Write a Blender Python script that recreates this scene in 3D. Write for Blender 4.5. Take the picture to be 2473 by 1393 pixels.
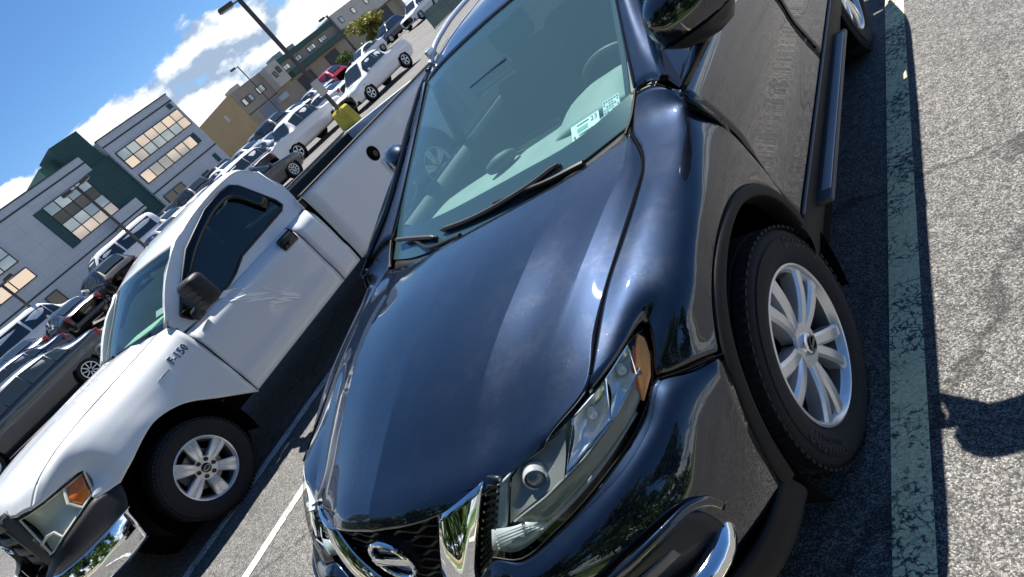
import bpy, bmesh, math, random
from math import sin, cos, pi, radians, sqrt, atan2
from mathutils import Vector, Matrix
S = bpy.context.scene
for o in list(bpy.data.objects): bpy.data.objects.remove(o)
COL = S.collection
# ---------------------------------------------------------------- camera
cam = bpy.data.cameras.new('camera'); camo = bpy.data.objects.new('camera', cam); COL.objects.link(camo)
RX = Vector((0.69718334, 0.35985626, -0.62003134)); RD = Vector((-0.26550642, -0.67377320, -0.68959120)); RF = Vector((-0.66591420, 0.64539380, -0.37419930))
M = Matrix.Identity(4)
for i in range(3):
    M[i][0] = RX[i]; M[i][1] = -RD[i]; M[i][2] = -RF[i]
M.translation = Vector((1.58670, -1.45002, 1.78888))
camo.matrix_world = M
cam.sensor_fit = 'HORIZONTAL'; cam.sensor_width = 36; cam.lens = 23.178
cam.clip_start = 0.05; cam.clip_end = 3000
S.camera = camo
# ---------------------------------------------------------------- sky and sun
SUN = Vector((-0.225, 0.345, 1.0)).normalized()
SUN_EL = math.asin(SUN.z); SUN_ROT = atan2(SUN.x, SUN.y)
W = bpy.data.worlds.new('World'); S.world = W; W.use_nodes = True
def nd(t, typ, **k):
    n = t.nodes.new(typ)
    for a, b in k.items():
        if a.startswith('i_'):
            key = a[2:]; key = int(key) if key.isdigit() else key.replace('_', ' ')
            n.inputs[key].default_value = b
        else: setattr(n, a, b)
    return n
def ln(t, a, b, ao=0, bi=0): t.links.new(a.outputs[ao], b.inputs[bi])
def ramp(t, stops, interp='LINEAR'):
    r = t.nodes.new('ShaderNodeValToRGB'); e = r.color_ramp.elements; r.color_ramp.interpolation = interp
    while len(e) < len(stops): e.new(0.5)
    for q, (p, c) in zip(e, stops):
        q.position = p; q.color = c if len(c) == 4 else (*c, 1)
    return r
def mth(t, op, a=None, b=None, **k):
    n = t.nodes.new('ShaderNodeMath'); n.operation = op
    for i, v in enumerate((a, b)):
        if v is None: continue
        if isinstance(v, (int, float)): n.inputs[i].default_value = v
        else: t.links.new(v, n.inputs[i])
    for a_, b_ in k.items(): setattr(n, a_, b_)
    return n
def build_world():
    t = W.node_tree; t.nodes.clear()
    out = nd(t, 'ShaderNodeOutputWorld')
    sky = nd(t, 'ShaderNodeTexSky', sky_type='NISHITA', sun_disc=False, sun_elevation=SUN_EL, sun_rotation=SUN_ROT, altitude=200, air_density=0.8, dust_density=0.0, ozone_density=5.0)
    bg = nd(t, 'ShaderNodeBackground', i_Strength=0.068); hs = nd(t, 'ShaderNodeHueSaturation', i_Saturation=1.14, i_Value=1.0); ln(t, sky, hs, 0, 4); ln(t, hs, bg)
    tc = nd(t, 'ShaderNodeTexCoord')
    sx = nd(t, 'ShaderNodeSeparateXYZ'); ln(t, tc, sx)
    z = mth(t, 'MAXIMUM', sx.outputs[2], 0.0)
    # cumulus bank seen low above the horizon: stretched noise on the view direction
    mp = nd(t, 'ShaderNodeMapping'); mp.inputs['Scale'].default_value = (1, 1, 1.9); mp.inputs['Location'].default_value = (0.31, 0.12, 0.4); ln(t, tc, mp)
    n1 = nd(t, 'ShaderNodeTexNoise', i_Scale=8.5, i_Detail=9, i_Roughness=0.54, i_Distortion=0.1); ln(t, mp, n1)
    n2 = nd(t, 'ShaderNodeTexNoise', i_Scale=2.1, i_Detail=2, i_Roughness=0.5); ln(t, mp, n2)
    hh = ramp(t, [(0.0, (1, 1, 1)), (0.085, (.97, .97, .97)), (0.15, (.78, .78, .78)), (0.19, (.38, .38, .38)), (0.25, (0.02, 0.02, 0.02)), (1, (0, 0, 0))]); ln(t, z, hh)
    a = mth(t, 'MULTIPLY', n1.outputs[0], 0.75)
    b = mth(t, 'MULTIPLY', n2.outputs[0], 0.55)
    c = mth(t, 'ADD', a.outputs[0], b.outputs[0])
    d = mth(t, 'MULTIPLY', hh.outputs[0], 0.62)
    e = mth(t, 'ADD', c.outputs[0], d.outputs[0])
    m = ramp(t, [(0.0, (0, 0, 0)), (0.515, (0, 0, 0)), (0.57, (.9, .9, .9)), (.62, (1, 1, 1))], 'EASE')
    e2 = mth(t, 'SUBTRACT', e.outputs[0], 0.52); ln(t, e2, m)
    # self shading of the clouds: thick parts towards their base are greyer
    mp2 = nd(t, 'ShaderNodeMapping'); mp2.inputs['Scale'].default_value = (1, 1, 1.9); mp2.inputs['Location'].default_value = (0.31, 0.12, 0.435); ln(t, tc, mp2)
    n3 = nd(t, 'ShaderNodeTexNoise', i_Scale=8.5, i_Detail=9, i_Roughness=0.54, i_Distortion=0.1); ln(t, mp2, n3)
    df = mth(t, 'SUBTRACT', n1.outputs[0], n3.outputs[0])
    sh = nd(t, 'ShaderNodeMapRange'); sh.inputs[1].default_value = -0.06; sh.inputs[2].default_value = 0.06; ln(t, df, sh)
    cc = ramp(t, [(0, (0.33, 0.43, 0.58)), (0.42, (0.60, 0.69, 0.80)), (.8, (.95, .96, .98)), (1, (1.0, 1.0, 1.0))]); ln(t, sh, cc)
    cb = nd(t, 'ShaderNodeBackground', i_Strength=0.60); ln(t, cc, cb)
    mx = nd(t, 'ShaderNodeMixShader'); ln(t, m, mx, 0, 0); ln(t, bg, mx, 0, 1); ln(t, cb, mx, 0, 2); ln(t, mx, out)
build_world()
sl = bpy.data.lights.new('sun', 'SUN'); sl.energy = 5.0; sl.angle = radians(0.53); sl.color = (1.0, 0.955, 0.88)
so = bpy.data.objects.new('sun', sl); COL.objects.link(so); so.location = SUN * 60
so.rotation_euler = (-SUN).to_track_quat('-Z', 'Y').to_euler()
S.view_settings.view_transform = 'Standard'; S.view_settings.look = 'None'; S.view_settings.exposure = 1.02; S.view_settings.gamma = 1.0
S.view_settings.use_curve_mapping = False
S.render.engine = 'CYCLES'
S.cycles.max_bounces = 8; S.cycles.transparent_max_bounces = 16; S.cycles.glossy_bounces = 5; S.cycles.diffuse_bounces = 3
S.cycles.sample_clamp_indirect = 8
S.render.resolution_x = 1024; S.render.resolution_y = 577
# ---------------------------------------------------------------- mesh helpers
def mesh(name, V, F, smooth=True, angle=32):
    m = bpy.data.meshes.new(name); m.from_pydata([tuple(v) for v in V], [], F); m.validate(); m.update()
    if smooth:
        m.polygons.foreach_set('use_smooth', [True] * len(m.polygons))
        if angle < 180: m.set_sharp_from_angle(angle=radians(angle))
    return m
def ob(name, m, mat=None, parent=None, loc=(0, 0, 0), rot=(0, 0, 0)):
    o = bpy.data.objects.new(name, m); COL.objects.link(o)
    if mat is not None and m is not None and not m.materials: m.materials.append(mat)
    o.location = loc; o.rotation_euler = rot
    if parent is not None: o.parent = parent
    return o
def obj(name, V, F, mat, parent=None, smooth=True, angle=32, **k): return ob(name, mesh(name, V, F, smooth, angle), mat, parent, **k)
def empty(name, loc=(0, 0, 0), rot=(0, 0, 0), parent=None):
    o = bpy.data.objects.new(name, None); COL.objects.link(o); o.location = loc; o.rotation_euler = rot; o.empty_display_size = .2
    if parent is not None: o.parent = parent
    return o
def tag(o, label=None, cat=None, group=None, kind=None):
    if label: o['label'] = label
    if cat: o['category'] = cat
    if group: o['group'] = group
    if kind: o['kind'] = kind
    return o
def hermite(P, n):
    """smooth curve through the points P, n+1 samples spread by chord"""
    P = [Vector(p) for p in P]
    if len(P) == 2: return [P[0].lerp(P[1], i / n) for i in range(n + 1)]
    T = [0.0]
    for a, b in zip(P, P[1:]): T.append(T[-1] + max((b - a).length, 1e-5))
    D = []
    for i in range(len(P)):
        if i == 0: d = (P[1] - P[0]) / (T[1] - T[0])
        elif i == len(P) - 1: d = (P[-1] - P[-2]) / (T[-1] - T[-2])
        else:
            h0, h1 = T[i] - T[i - 1], T[i + 1] - T[i]
            d = ((P[i] - P[i - 1]) / h0 * h1 + (P[i + 1] - P[i]) / h1 * h0) / (h0 + h1)
        D.append(d)
    out = []; k = 0
    for i in range(n + 1):
        t = T[-1] * i / n
        while k < len(P) - 2 and t > T[k + 1]: k += 1
        h = T[k + 1] - T[k]; s = (t - T[k]) / h; s2 = s * s; s3 = s2 * s
        out.append(P[k] * (2 * s3 - 3 * s2 + 1) + D[k] * (h * (s3 - 2 * s2 + s)) + P[k + 1] * (3 * s2 - 2 * s3) + D[k + 1] * (h * (s3 - s2)))
    return out
def hermite_u(P, seg):
    """same but with seg samples on every interval, so rows keep their columns"""
    P = [Vector(p) for p in P]
    if len(P) == 2: return [P[0].lerp(P[1], i / seg) for i in range(seg + 1)]
    T = [0.0]
    for a, b in zip(P, P[1:]): T.append(T[-1] + max((b - a).length, 1e-5) ** 0.5)
    D = []
    for i in range(len(P)):
        if i == 0: d = (P[1] - P[0]) / (T[1] - T[0])
        elif i == len(P) - 1: d = (P[-1] - P[-2]) / (T[-1] - T[-2])
        else:
            h0, h1 = T[i] - T[i - 1], T[i + 1] - T[i]
            d = ((P[i] - P[i - 1]) / h0 * h1 + (P[i + 1] - P[i]) / h1 * h0) / (h0 + h1)
        D.append(d)
    out = []
    for k in range(len(P) - 1):
        h = T[k + 1] - T[k]
        for i in range(seg + (1 if k == len(P) - 2 else 0)):
            s = i / seg; s2 = s * s; s3 = s2 * s
            out.append(P[k] * (2 * s3 - 3 * s2 + 1) + D[k] * (h * (s3 - 2 * s2 + s)) + P[k + 1] * (3 * s2 - 2 * s3) + D[k + 1] * (h * (s3 - s2)))
    return out
def net(rows, su=5, sv=5):
    """rows of control points -> verts, faces and grid size"""
    R = [hermite_u(r, sv) for r in rows]
    Cn = [hermite_u([r[j] for r in R], su) for j in range(len(R[0]))]
    nv = len(Cn); nu = len(Cn[0])
    V = [Cn[j][i] for i in range(nu) for j in range(nv)]
    F = [(i * nv + j, i * nv + j + 1, (i + 1) * nv + j + 1, (i + 1) * nv + j) for i in range(nu - 1) for j in range(nv - 1)]
    return V, F, nu, nv
def mir(V, F): return [Vector((-v[0], v[1], v[2])) for v in V], [tuple(reversed(f)) for f in F]
def orient(V, F, c):
    """turn a sheet so that its faces look away from the point c"""
    c = Vector(c); s = 0
    for f in F:
        a, b, d = Vector(V[f[0]]), Vector(V[f[1]]), Vector(V[f[2]])
        s += (b - a).cross(d - a).dot((a + b + d) / 3 - c)
    return F if s >= 0 else [tuple(reversed(f)) for f in F]
def solid(o, t=0.012, off=-1):
    m = o.modifiers.new('thick', 'SOLIDIFY'); m.thickness = t; m.offset = off; m.use_even_offset = False
    return o
def panel(name, rows, mat, parent, c=(0, 1.2, .7), su=5, sv=5, t=0.012, mirror=False, angle=32, off=-1):
    V, F, a, b = net(rows, su, sv); F = orient(V, F, c)
    o = obj(name, V, F, mat, parent, angle=angle)
    if t: solid(o, t, off)
    r = [o]
    if mirror:
        V2, F2 = mir(V, F); o2 = obj(name, V2, F2, mat, parent, angle=angle)
        if t: solid(o2, t, off)
        r.append(o2)
    return r if mirror else o
def box(c, s, bev=0.0, seg=2, rz=0):
    bm = bmesh.new(); bmesh.ops.create_cube(bm, size=1)
    for v in bm.verts: v.co = Vector((v.co.x * s[0], v.co.y * s[1], v.co.z * s[2]))
    if bev: bmesh.ops.bevel(bm, geom=bm.edges[:], offset=bev, segments=seg, profile=.5, affect='EDGES')
    if rz: bmesh.ops.rotate(bm, verts=bm.verts[:], cent=(0, 0, 0), matrix=Matrix.Rotation(rz, 3, 'Z'))
    bmesh.ops.translate(bm, verts=bm.verts[:], vec=c)
    V = [v.co.copy() for v in bm.verts]; F = [tuple(v.index for v in f.verts) for f in bm.faces]; bm.free(); return V, F
class MB:
    """collects shapes into one mesh"""
    def __init__(s): s.V = []; s.F = []
    def add(s, V, F):
        n = len(s.V); s.V += [Vector(v) for v in V]; s.F += [tuple(i + n for i in f) for f in F]; return s
    def box(s, c, d, bev=0, rz=0): return s.add(*box(c, d, bev, rz=rz))
    def tube(s, P, r, n=10, cap=True): return s.add(*tube(P, r, n, cap))
    def tf(s, m): s.V = [m @ v for v in s.V]; return s
    def obj(s, name, mat, parent=None, smooth=True, angle=32, **k): return obj(name, s.V, s.F, mat, parent, smooth, angle, **k)
def tube(P, r, n=10, cap=True):
    P = [Vector(p) for p in P]; V = []; F = []; m = len(P)
    up = None
    for i, p in enumerate(P):
        t = (P[min(i + 1, m - 1)] - P[max(i - 1, 0)]).normalized()
        if up is None: up = Vector((0, 0, 1)) if abs(t.z) < .9 else Vector((1, 0, 0))
        a = t.cross(up).normalized(); up = a.cross(t).normalized()
        rr = r[i] if isinstance(r, (list, tuple)) else r
        for k in range(n):
            w = 2 * pi * k / n; V.append(p + (a * cos(w) + up * sin(w)) * rr)
    for i in range(m - 1):
        for k in range(n): F.append((i * n + k, i * n + (k + 1) % n, (i + 1) * n + (k + 1) % n, (i + 1) * n + k))
    if cap: F.append(tuple(reversed(range(n)))); F.append(tuple((m - 1) * n + k for k in range(n)))
    F = [tuple(reversed(f)) for f in F]
    return V, F
def lathe(prof, n=48, closed=False):
    """profile of (x, r) turned round the x axis"""
    V = []; F = []; m = len(prof)
    for (x, r) in prof:
        for k in range(n):
            w = 2 * pi * k / n; V.append(Vector((x, r * cos(w), r * sin(w))))
    for i in range(m - 1 if not closed else m):
        j = (i + 1) % m
        for k in range(n): F.append((i * n + k, i * n + (k + 1) % n, j * n + (k + 1) % n, j * n + k))
    return V, F
def prism(poly, d, t):
    """polygon of 3D points thickened by the vector d*t"""
    d = Vector(d).normalized() * t; n = len(poly); P = [Vector(p) for p in poly]
    V = P + [p + d for p in P]; nrm = Vector((0, 0, 0))
    for a, b in zip(P, P[1:] + P[:1]): nrm += a.cross(b)
    F = [tuple(reversed(range(n))), tuple(range(n, 2 * n))] + [(i, (i + 1) % n, n + (i + 1) % n, n + i) for i in range(n)]
    if nrm.dot(d) < 0: F = [tuple(reversed(f)) for f in F]
    return V, F
def text_mesh(s, size, ext=0.0, font_bev=0.0):
    c = bpy.data.curves.new('lettering', 'FONT'); c.body = s; c.size = size; c.extrude = ext; c.bevel_depth = font_bev; c.resolution_u = 3
    c.align_x = 'CENTER'; c.align_y = 'CENTER'
    o = bpy.data.objects.new('lettering', c); COL.objects.link(o)
    dg = bpy.context.evaluated_depsgraph_get(); me = bpy.data.meshes.new_from_object(o.evaluated_get(dg))
    V = [v.co.copy() for v in me.vertices]; F = [tuple(p.vertices) for p in me.polygons]
    bpy.data.objects.remove(o); bpy.data.curves.remove(c); bpy.data.meshes.remove(me)
    return V, F
def basis(o, ex, ey, ez=None):
    ex = Vector(ex).normalized(); ey = Vector(ey); ez = ex.cross(ey).normalized(); ey = ez.cross(ex)
    m = Matrix.Identity(4)
    for i in range(3): m[i][0] = ex[i]; m[i][1] = ey[i]; m[i][2] = ez[i]; m[i][3] = o[i]
    return m
# ---------------------------------------------------------------- materials
MAT = {}
def pmat(name, col, rough=.5, metal=0, spec=.5, coat=0, coat_r=.03, emit=None, noise_amt=0, noise_scale=8, bump=0, bump_scale=60, rvar=0, trans=0, dirt=None):
    m = bpy.data.materials.new(name); m.use_nodes = True; t = m.node_tree; p = t.nodes['Principled BSDF']
    p.inputs['Base Color'].default_value = (*col, 1); p.inputs['Roughness'].default_value = rough; p.inputs['Metallic'].default_value = metal
    p.inputs['Specular IOR Level'].default_value = spec; p.inputs['Coat Weight'].default_value = coat; p.inputs['Coat Roughness'].default_value = coat_r
    p.inputs['Transmission Weight'].default_value = trans
    if emit: p.inputs['Emission Color'].default_value = (*emit[:3], 1); p.inputs['Emission Strength'].default_value = emit[3]
    tc = nd(t, 'ShaderNodeTexCoord') if (noise_amt or bump or rvar) else None
    if noise_amt:
        n = nd(t, 'ShaderNodeTexNoise', i_Scale=noise_scale, i_Detail=6, i_Roughness=.6); ln(t, tc, n, 3)
        r = ramp(t, [(.28, tuple(c * (1 - noise_amt) for c in col)), (.72, tuple(min(1, c * (1 + noise_amt)) for c in col))]); ln(t, n, r)
        if dirt:
            n2 = nd(t, 'ShaderNodeTexNoise', i_Scale=dirt[1], i_Detail=8, i_Roughness=.7); ln(t, tc, n2, 3)
            r2 = ramp(t, [(dirt[2], (0, 0, 0)), (dirt[2] + .15, (1, 1, 1))]); ln(t, n2, r2)
            mx = nd(t, 'ShaderNodeMixRGB'); mx.inputs[2].default_value = (*dirt[0], 1); ln(t, r2, mx, 0, 0); ln(t, r, mx, 0, 1); ln(t, mx, p)
        else: ln(t, r, p)
    if rvar:
        n = nd(t, 'ShaderNodeTexNoise', i_Scale=noise_scale * 1.7, i_Detail=5); ln(t, tc, n, 3)
        mr = nd(t, 'ShaderNodeMapRange'); mr.inputs[3].default_value = max(0, rough - rvar); mr.inputs[4].default_value = rough + rvar; ln(t, n, mr); ln(t, mr, p, 0, p.inputs.find('Roughness'))
    if bump:
        n = nd(t, 'ShaderNodeTexNoise', i_Scale=bump_scale, i_Detail=4); ln(t, tc, n, 3)
        b = nd(t, 'ShaderNodeBump', i_Strength=bump, i_Distance=.01); ln(t, n, b, 0, b.inputs.find('Height')); ln(t, b, p, 0, p.inputs.find('Normal'))
    MAT[name] = m; return m
def glass(name, tint, f0=.045, rough=0.0, body=None, dens=0.0):
    """thin sheet of glass: mirrors by angle, lets tinted light through"""
    m = bpy.data.materials.new(name); m.use_nodes = True; t = m.node_tree; t.nodes.clear()
    out = nd(t, 'ShaderNodeOutputMaterial'); tr = nd(t, 'ShaderNodeBsdfTransparent'); tr.inputs[0].default_value = (*tint, 1)
    gl = nd(t, 'ShaderNodeBsdfGlossy'); gl.inputs['Roughness'].default_value = rough
    lw = nd(t, 'ShaderNodeLayerWeight', i_Blend=.5)
    pw = mth(t, 'POWER', lw.outputs['Facing'], 5.0); a = mth(t, 'MULTIPLY', pw.outputs[0], 1 - f0); b = mth(t, 'ADD', a.outputs[0], f0)
    mx = nd(t, 'ShaderNodeMixShader'); ln(t, b, mx, 0, 0)
    src = tr
    if dens:
        df = nd(t, 'ShaderNodeBsdfDiffuse'); df.inputs[0].default_value = (*body, 1)
        m2 = nd(t, 'ShaderNodeMixShader'); m2.inputs[0].default_value = dens; ln(t, tr, m2, 0, 1); ln(t, df, m2, 0, 2); src = m2
    ln(t, src, mx, 0, 1); ln(t, gl, mx, 0, 2); ln(t, mx, out)
    MAT[name] = m; return m
def flake_paint(name, col, metal, rough, flake=.25, dust=0.0):
    m = pmat(name, col, rough, metal, .5, 1.0, .015); t = m.node_tree; p = t.nodes['Principled BSDF']
    tc = nd(t, 'ShaderNodeTexCoord'); v = nd(t, 'ShaderNodeTexVoronoi', i_Scale=900.0); ln(t, tc, v, 3)
    r = ramp(t, [(0, tuple(c * (1 - flake) for c in col)), (.8, col), (1, tuple(min(1, c * (1 + 3 * flake)) for c in col))]); ln(t, v, r, 1)
    if dust:
        n = nd(t, 'ShaderNodeTexNoise', i_Scale=7, i_Detail=9, i_Roughness=.75); ln(t, tc, n, 3)
        r2 = ramp(t, [(.5, (0, 0, 0)), (.78, (dust, dust, dust))]); ln(t, n, r2)
        v2 = nd(t, 'ShaderNodeTexVoronoi', i_Scale=85.0); ln(t, tc, v2, 3)
        r3 = ramp(t, [(0.0, (1, 1, 1)), (.09, (0, 0, 0))]); ln(t, v2, r3)
        n4 = nd(t, 'ShaderNodeTexNoise', i_Scale=14, i_Detail=3); ln(t, tc, n4, 3)
        r4 = ramp(t, [(.54, (0, 0, 0)), (.66, (.42, .42, .42))]); ln(t, n4, r4)
        mm = mth(t, 'MULTIPLY', r3.outputs[0], r4.outputs[0]); aa = mth(t, 'ADD', mm.outputs[0], r2.outputs[0])
        mx = nd(t, 'ShaderNodeMixRGB'); mx.inputs[2].default_value = (.30, .29, .27, 1); ln(t, aa, mx, 0, 0); ln(t, r, mx, 0, 1); ln(t, mx, p)
        cr = mth(t, 'MULTIPLY_ADD', aa.outputs[0], 0.5); cr.inputs[2].default_value = .012; ln(t, cr, p, 0, p.inputs.find('Coat Roughness'))
        md = mth(t, 'SUBTRACT', metal, aa.outputs[0]); ln(t, md, p, 0, p.inputs.find('Metallic'))
    else: ln(t, r, p)
    return m
flake_paint('black_paint', (.0078, .0128, .0255), 1.0, .40, .25, dust=.03)
MAT['black_paint'].node_tree.nodes['Principled BSDF'].inputs['Coat IOR'].default_value = 1.85
flake_paint('white_paint', (.725, .76, .785), 0.0, .45, .02)
pmat('white_paint_plain', (.78, .80, .81), .4, 0, .5, .8, .04)
pmat('rubber', (.012, .012, .014), .82, bump=.25, bump_scale=120, noise_amt=.25, noise_scale=20)
pmat('tread', (.016, .016, .018), .85, bump=.5, bump_scale=90)
pmat('black_plastic', (.009, .0095, .011), .62, spec=.3, bump=.12, bump_scale=400, noise_amt=.12, noise_scale=12)
pmat('gloss_black', (.006, .006, .008), .12, coat=.6)
pmat('satin_black', (.010, .011, .013), .38)
pmat('void_black', (.003, .003, .0035), .9, spec=.1)
pmat('chrome', (.86, .88, .90), .035, 1)
pmat('alloy', (.80, .81, .82), .30, .65, coat=.4, noise_amt=.06, noise_scale=30)
pmat('alloy_dark', (.10, .10, .11), .5, .4)
pmat('disc', (.28, .27, .26), .4, .9)
pmat('seat', (.035, .037, .042), .85, noise_amt=.2, noise_scale=60)
pmat('dash', (.26, .285, .265), .62, bump=.15, bump_scale=300, noise_amt=.15, noise_scale=5)
pmat('dash_dark', (.04, .043, .047), .6)
pmat('amber', (1.0, .36, .06), .25, coat=.6, noise_amt=.12, noise_scale=25, bump=.15, bump_scale=120)
pmat('amber_red', (.55, .10, .03), .25, coat=.5)
pmat('red_lens', (.42, .012, .014), .18, coat=.7)
pmat('lamp_silver', (.80, .81, .78), .16, .6)
pmat('lamp_dark', (.22, .25, .23), .22, .5, bump=.2, bump_scale=22, noise_amt=.35, noise_scale=12)
pmat('lamp_pale', (.50, .58, .60), .3)
pmat('sticker_white', (.78, .82, .80), .6); pmat('ink', (.02, .05, .06), .6); pmat('ink_green', (.16, .38, .30), .6)
pmat('wiper', (.012, .012, .014), .5)
pmat('headliner', (.30, .29, .27), .9)
glass('windscreen', (.70, .89, .87), .10, 0.0, (.24, .50, .60), .11); glass('tinted_glass', (.30, .36, .37), .05); glass('privacy_glass', (.05, .06, .065), .055); glass('lamp_glass', (.95, .97, .97), .03)  # bluish windscreen veil paints in sky sheen and haze over dirty glass
glass('truck_screen', (.62, .80, .74), .08, 0.0, (.18, .36, .45), .04); glass('truck_side', (.30, .38, .40), .06)  # truck screen carries a thinner painted veil
# ---------------------------------------------------------------- ground
def clamp(v, a, b): return max(a, min(b, v))
def hgt(x, y):
    if x > -.95: return .0349 * (min(x, 4) + .95)
    if x > -3.4: return .155 * (-x - .95) / 2.45
    u = -x; w = clamp((u - 3.4) / 10, 0, 1) * (1 - .75 * clamp((u - 26) / 10, 0, 1))
    return .155 + .0208 * (min(u, 17) - 3.4) + .062 * clamp(u - 17, 0, 19) + .02 * clamp(u - 36, 0, 40) - .0206 * clamp(y, -15, 45) * w
def asphalt_material(name, dark, mid, light, scale, crack=True):
    m = bpy.data.materials.new(name); m.use_nodes = True; t = m.node_tree; p = t.nodes['Principled BSDF']
    tc = nd(t, 'ShaderNodeTexCoord')
    v = nd(t, 'ShaderNodeTexVoronoi', i_Scale=scale, i_Randomness=1.0); ln(t, tc, v, 3)
    sep = nd(t, 'ShaderNodeSeparateColor'); ln(t, v, sep, 1)
    r = ramp(t, [(0, dark), (.30, tuple(a * .6 + b * .4 for a, b in zip(dark, mid))), (.55, mid), (.8, tuple((a + b) / 2 for a, b in zip(mid, light))), (1, light)]); ln(t, sep, r)
    # dark binder between the stones
    v2 = nd(t, 'ShaderNodeTexVoronoi', i_Scale=scale, i_Randomness=1.0); v2.feature = 'DISTANCE_TO_EDGE'; ln(t, tc, v2, 3)
    r2 = ramp(t, [(0.0, (.42, .42, .43)), (.13, (1, 1, 1))]); ln(t, v2, r2)
    mu = nd(t, 'ShaderNodeMixRGB', blend_type='MULTIPLY'); mu.inputs[0].default_value = 1; ln(t, r, mu, 0, 1); ln(t, r2, mu, 0, 2)
    n = nd(t, 'ShaderNodeTexNoise', i_Scale=.55, i_Detail=7, i_Roughness=.65); ln(t, tc, n, 3)
    r3 = ramp(t, [(.3, (.78, .78, .79)), (.7, (1.12, 1.11, 1.08))]); ln(t, n, r3)
    mu2 = nd(t, 'ShaderNodeMixRGB', blend_type='MULTIPLY'); mu2.inputs[0].default_value = 1; ln(t, mu, mu2, 0, 1); ln(t, r3, mu2, 0, 2)
    n5 = nd(t, 'ShaderNodeTexNoise', i_Scale=26, i_Detail=3); ln(t, tc, n5, 3)
    r5 = ramp(t, [(.33, (.72, .72, .73)), (.62, (1.12, 1.12, 1.12))]); ln(t, n5, r5)
    mu4 = nd(t, 'ShaderNodeMixRGB', blend_type='MULTIPLY'); mu4.inputs[0].default_value = 1; ln(t, mu2, mu4, 0, 1); ln(t, r5, mu4, 0, 2)
    n7 = nd(t, 'ShaderNodeTexNoise', i_Scale=1.7, i_Detail=4, i_Roughness=.6, i_Distortion=.6); ln(t, tc, n7, 3)
    r7 = ramp(t, [(.30, (.62, .62, .63)), (.42, (.95, .95, .95)), (.6, (1, 1, 1))]); ln(t, n7, r7)
    mu5 = nd(t, 'ShaderNodeMixRGB', blend_type='MULTIPLY'); mu5.inputs[0].default_value = .8; ln(t, mu4, mu5, 0, 1); ln(t, r7, mu5, 0, 2)
    last = mu5
    if crack:
        nn = nd(t, 'ShaderNodeTexNoise', i_Scale=2.2, i_Detail=6, i_Roughness=.7); ln(t, tc, nn, 3)
        mp = nd(t, 'ShaderNodeMixRGB'); mp.inputs[0].default_value = .22; ln(t, tc, mp, 3, 1); ln(t, nn, mp, 1, 2)
        vc = nd(t, 'ShaderNodeTexVoronoi', i_Scale=.62); vc.feature = 'DISTANCE_TO_EDGE'; ln(t, mp, vc)
        rc = ramp(t, [(0.0, (.30, .30, .31)), (.0035, (.5, .5, .5)), (.007, (1, 1, 1))]); ln(t, vc, rc)
        mu3 = nd(t, 'ShaderNodeMixRGB', blend_type='MULTIPLY'); mu3.inputs[0].default_value = .85; ln(t, last, mu3, 0, 1); ln(t, rc, mu3, 0, 2); last = mu3
    ln(t, last, p); p.inputs['Roughness'].default_value = .78; p.inputs['Specular IOR Level'].default_value = .45
    b = nd(t, 'ShaderNodeBump', i_Strength=.75, i_Distance=.004); ln(t, v2, b, 0, b.inputs.find('Height')); ln(t, b, p, 0, p.inputs.find('Normal'))
    MAT[name] = m; return m
asphalt_material('asphalt', (.042, .042, .044), (.165, .161, .154), (.37, .36, .34), 205)
def line_material(name, col, under):
    m = bpy.data.materials.new(name); m.use_nodes = True; t = m.node_tree; p = t.nodes['Principled BSDF']
    tc = nd(t, 'ShaderNodeTexCoord')
    n = nd(t, 'ShaderNodeTexNoise', i_Scale=52, i_Detail=8, i_Roughness=.72); ln(t, tc, n, 3)
    n2 = nd(t, 'ShaderNodeTexNoise', i_Scale=4.0, i_Detail=3); ln(t, tc, n2, 3)
    a = mth(t, 'MULTIPLY', n2.outputs[0], .55); s = mth(t, 'ADD', n.outputs[0], a.outputs[0])
    r = ramp(t, [(.655, (0, 0, 0)), (.69, (1, 1, 1))]); s2 = mth(t, 'MULTIPLY', s.outputs[0], .8); ln(t, s2, r)
    # flaking cracks
    nn = nd(t, 'ShaderNodeTexNoise', i_Scale=9, i_Detail=5); ln(t, tc, nn, 3)
    mp = nd(t, 'ShaderNodeMixRGB'); mp.inputs[0].default_value = .16; ln(t, tc, mp, 3, 1); ln(t, nn, mp, 1, 2)
    vc = nd(t, 'ShaderNodeTexVoronoi', i_Scale=24); vc.feature = 'DISTANCE_TO_EDGE'; ln(t, mp, vc)
    rc = ramp(t, [(0.0, (1, 1, 1)), (.03, (1, 1, 1)), (.05, (0, 0, 0))]); ln(t, vc, rc)
    n6 = nd(t, 'ShaderNodeTexNoise', i_Scale=6, i_Detail=2); ln(t, tc, n6, 3)
    r6 = ramp(t, [(.42, (0, 0, 0)), (.56, (1, 1, 1))]); ln(t, n6, r6)
    cm = mth(t, 'MULTIPLY', rc.outputs[0], r6.outputs[0])
    mxx = mth(t, 'MAXIMUM', cm.outputs[0], r.outputs[0])
    v = nd(t, 'ShaderNodeTexVoronoi', i_Scale=150); ln(t, tc, v, 3); sep = nd(t, 'ShaderNodeSeparateColor'); ln(t, v, sep, 1)
    rp = ramp(t, [(0, tuple(c * .8 for c in col)), (1, tuple(min(1, c * 1.15) for c in col))]); ln(t, sep, rp)
    ru = ramp(t, [(0, tuple(c * .5 for c in under)), (1, tuple(c * 1.5 for c in under))]); ln(t, sep, ru)
    mx = nd(t, 'ShaderNodeMixRGB'); ln(t, mxx, mx, 0, 0); ln(t, rp, mx, 0, 1); ln(t, ru, mx, 0, 2); ln(t, mx, p)
    p.inputs['Roughness'].default_value = .7
    MAT[name] = m; return m
line_material('line_yellow', (1.0, .82, .47), (.09, .09, .09)); line_material('line_white', (.72, .71, .66), (.2, .2, .2))
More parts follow.
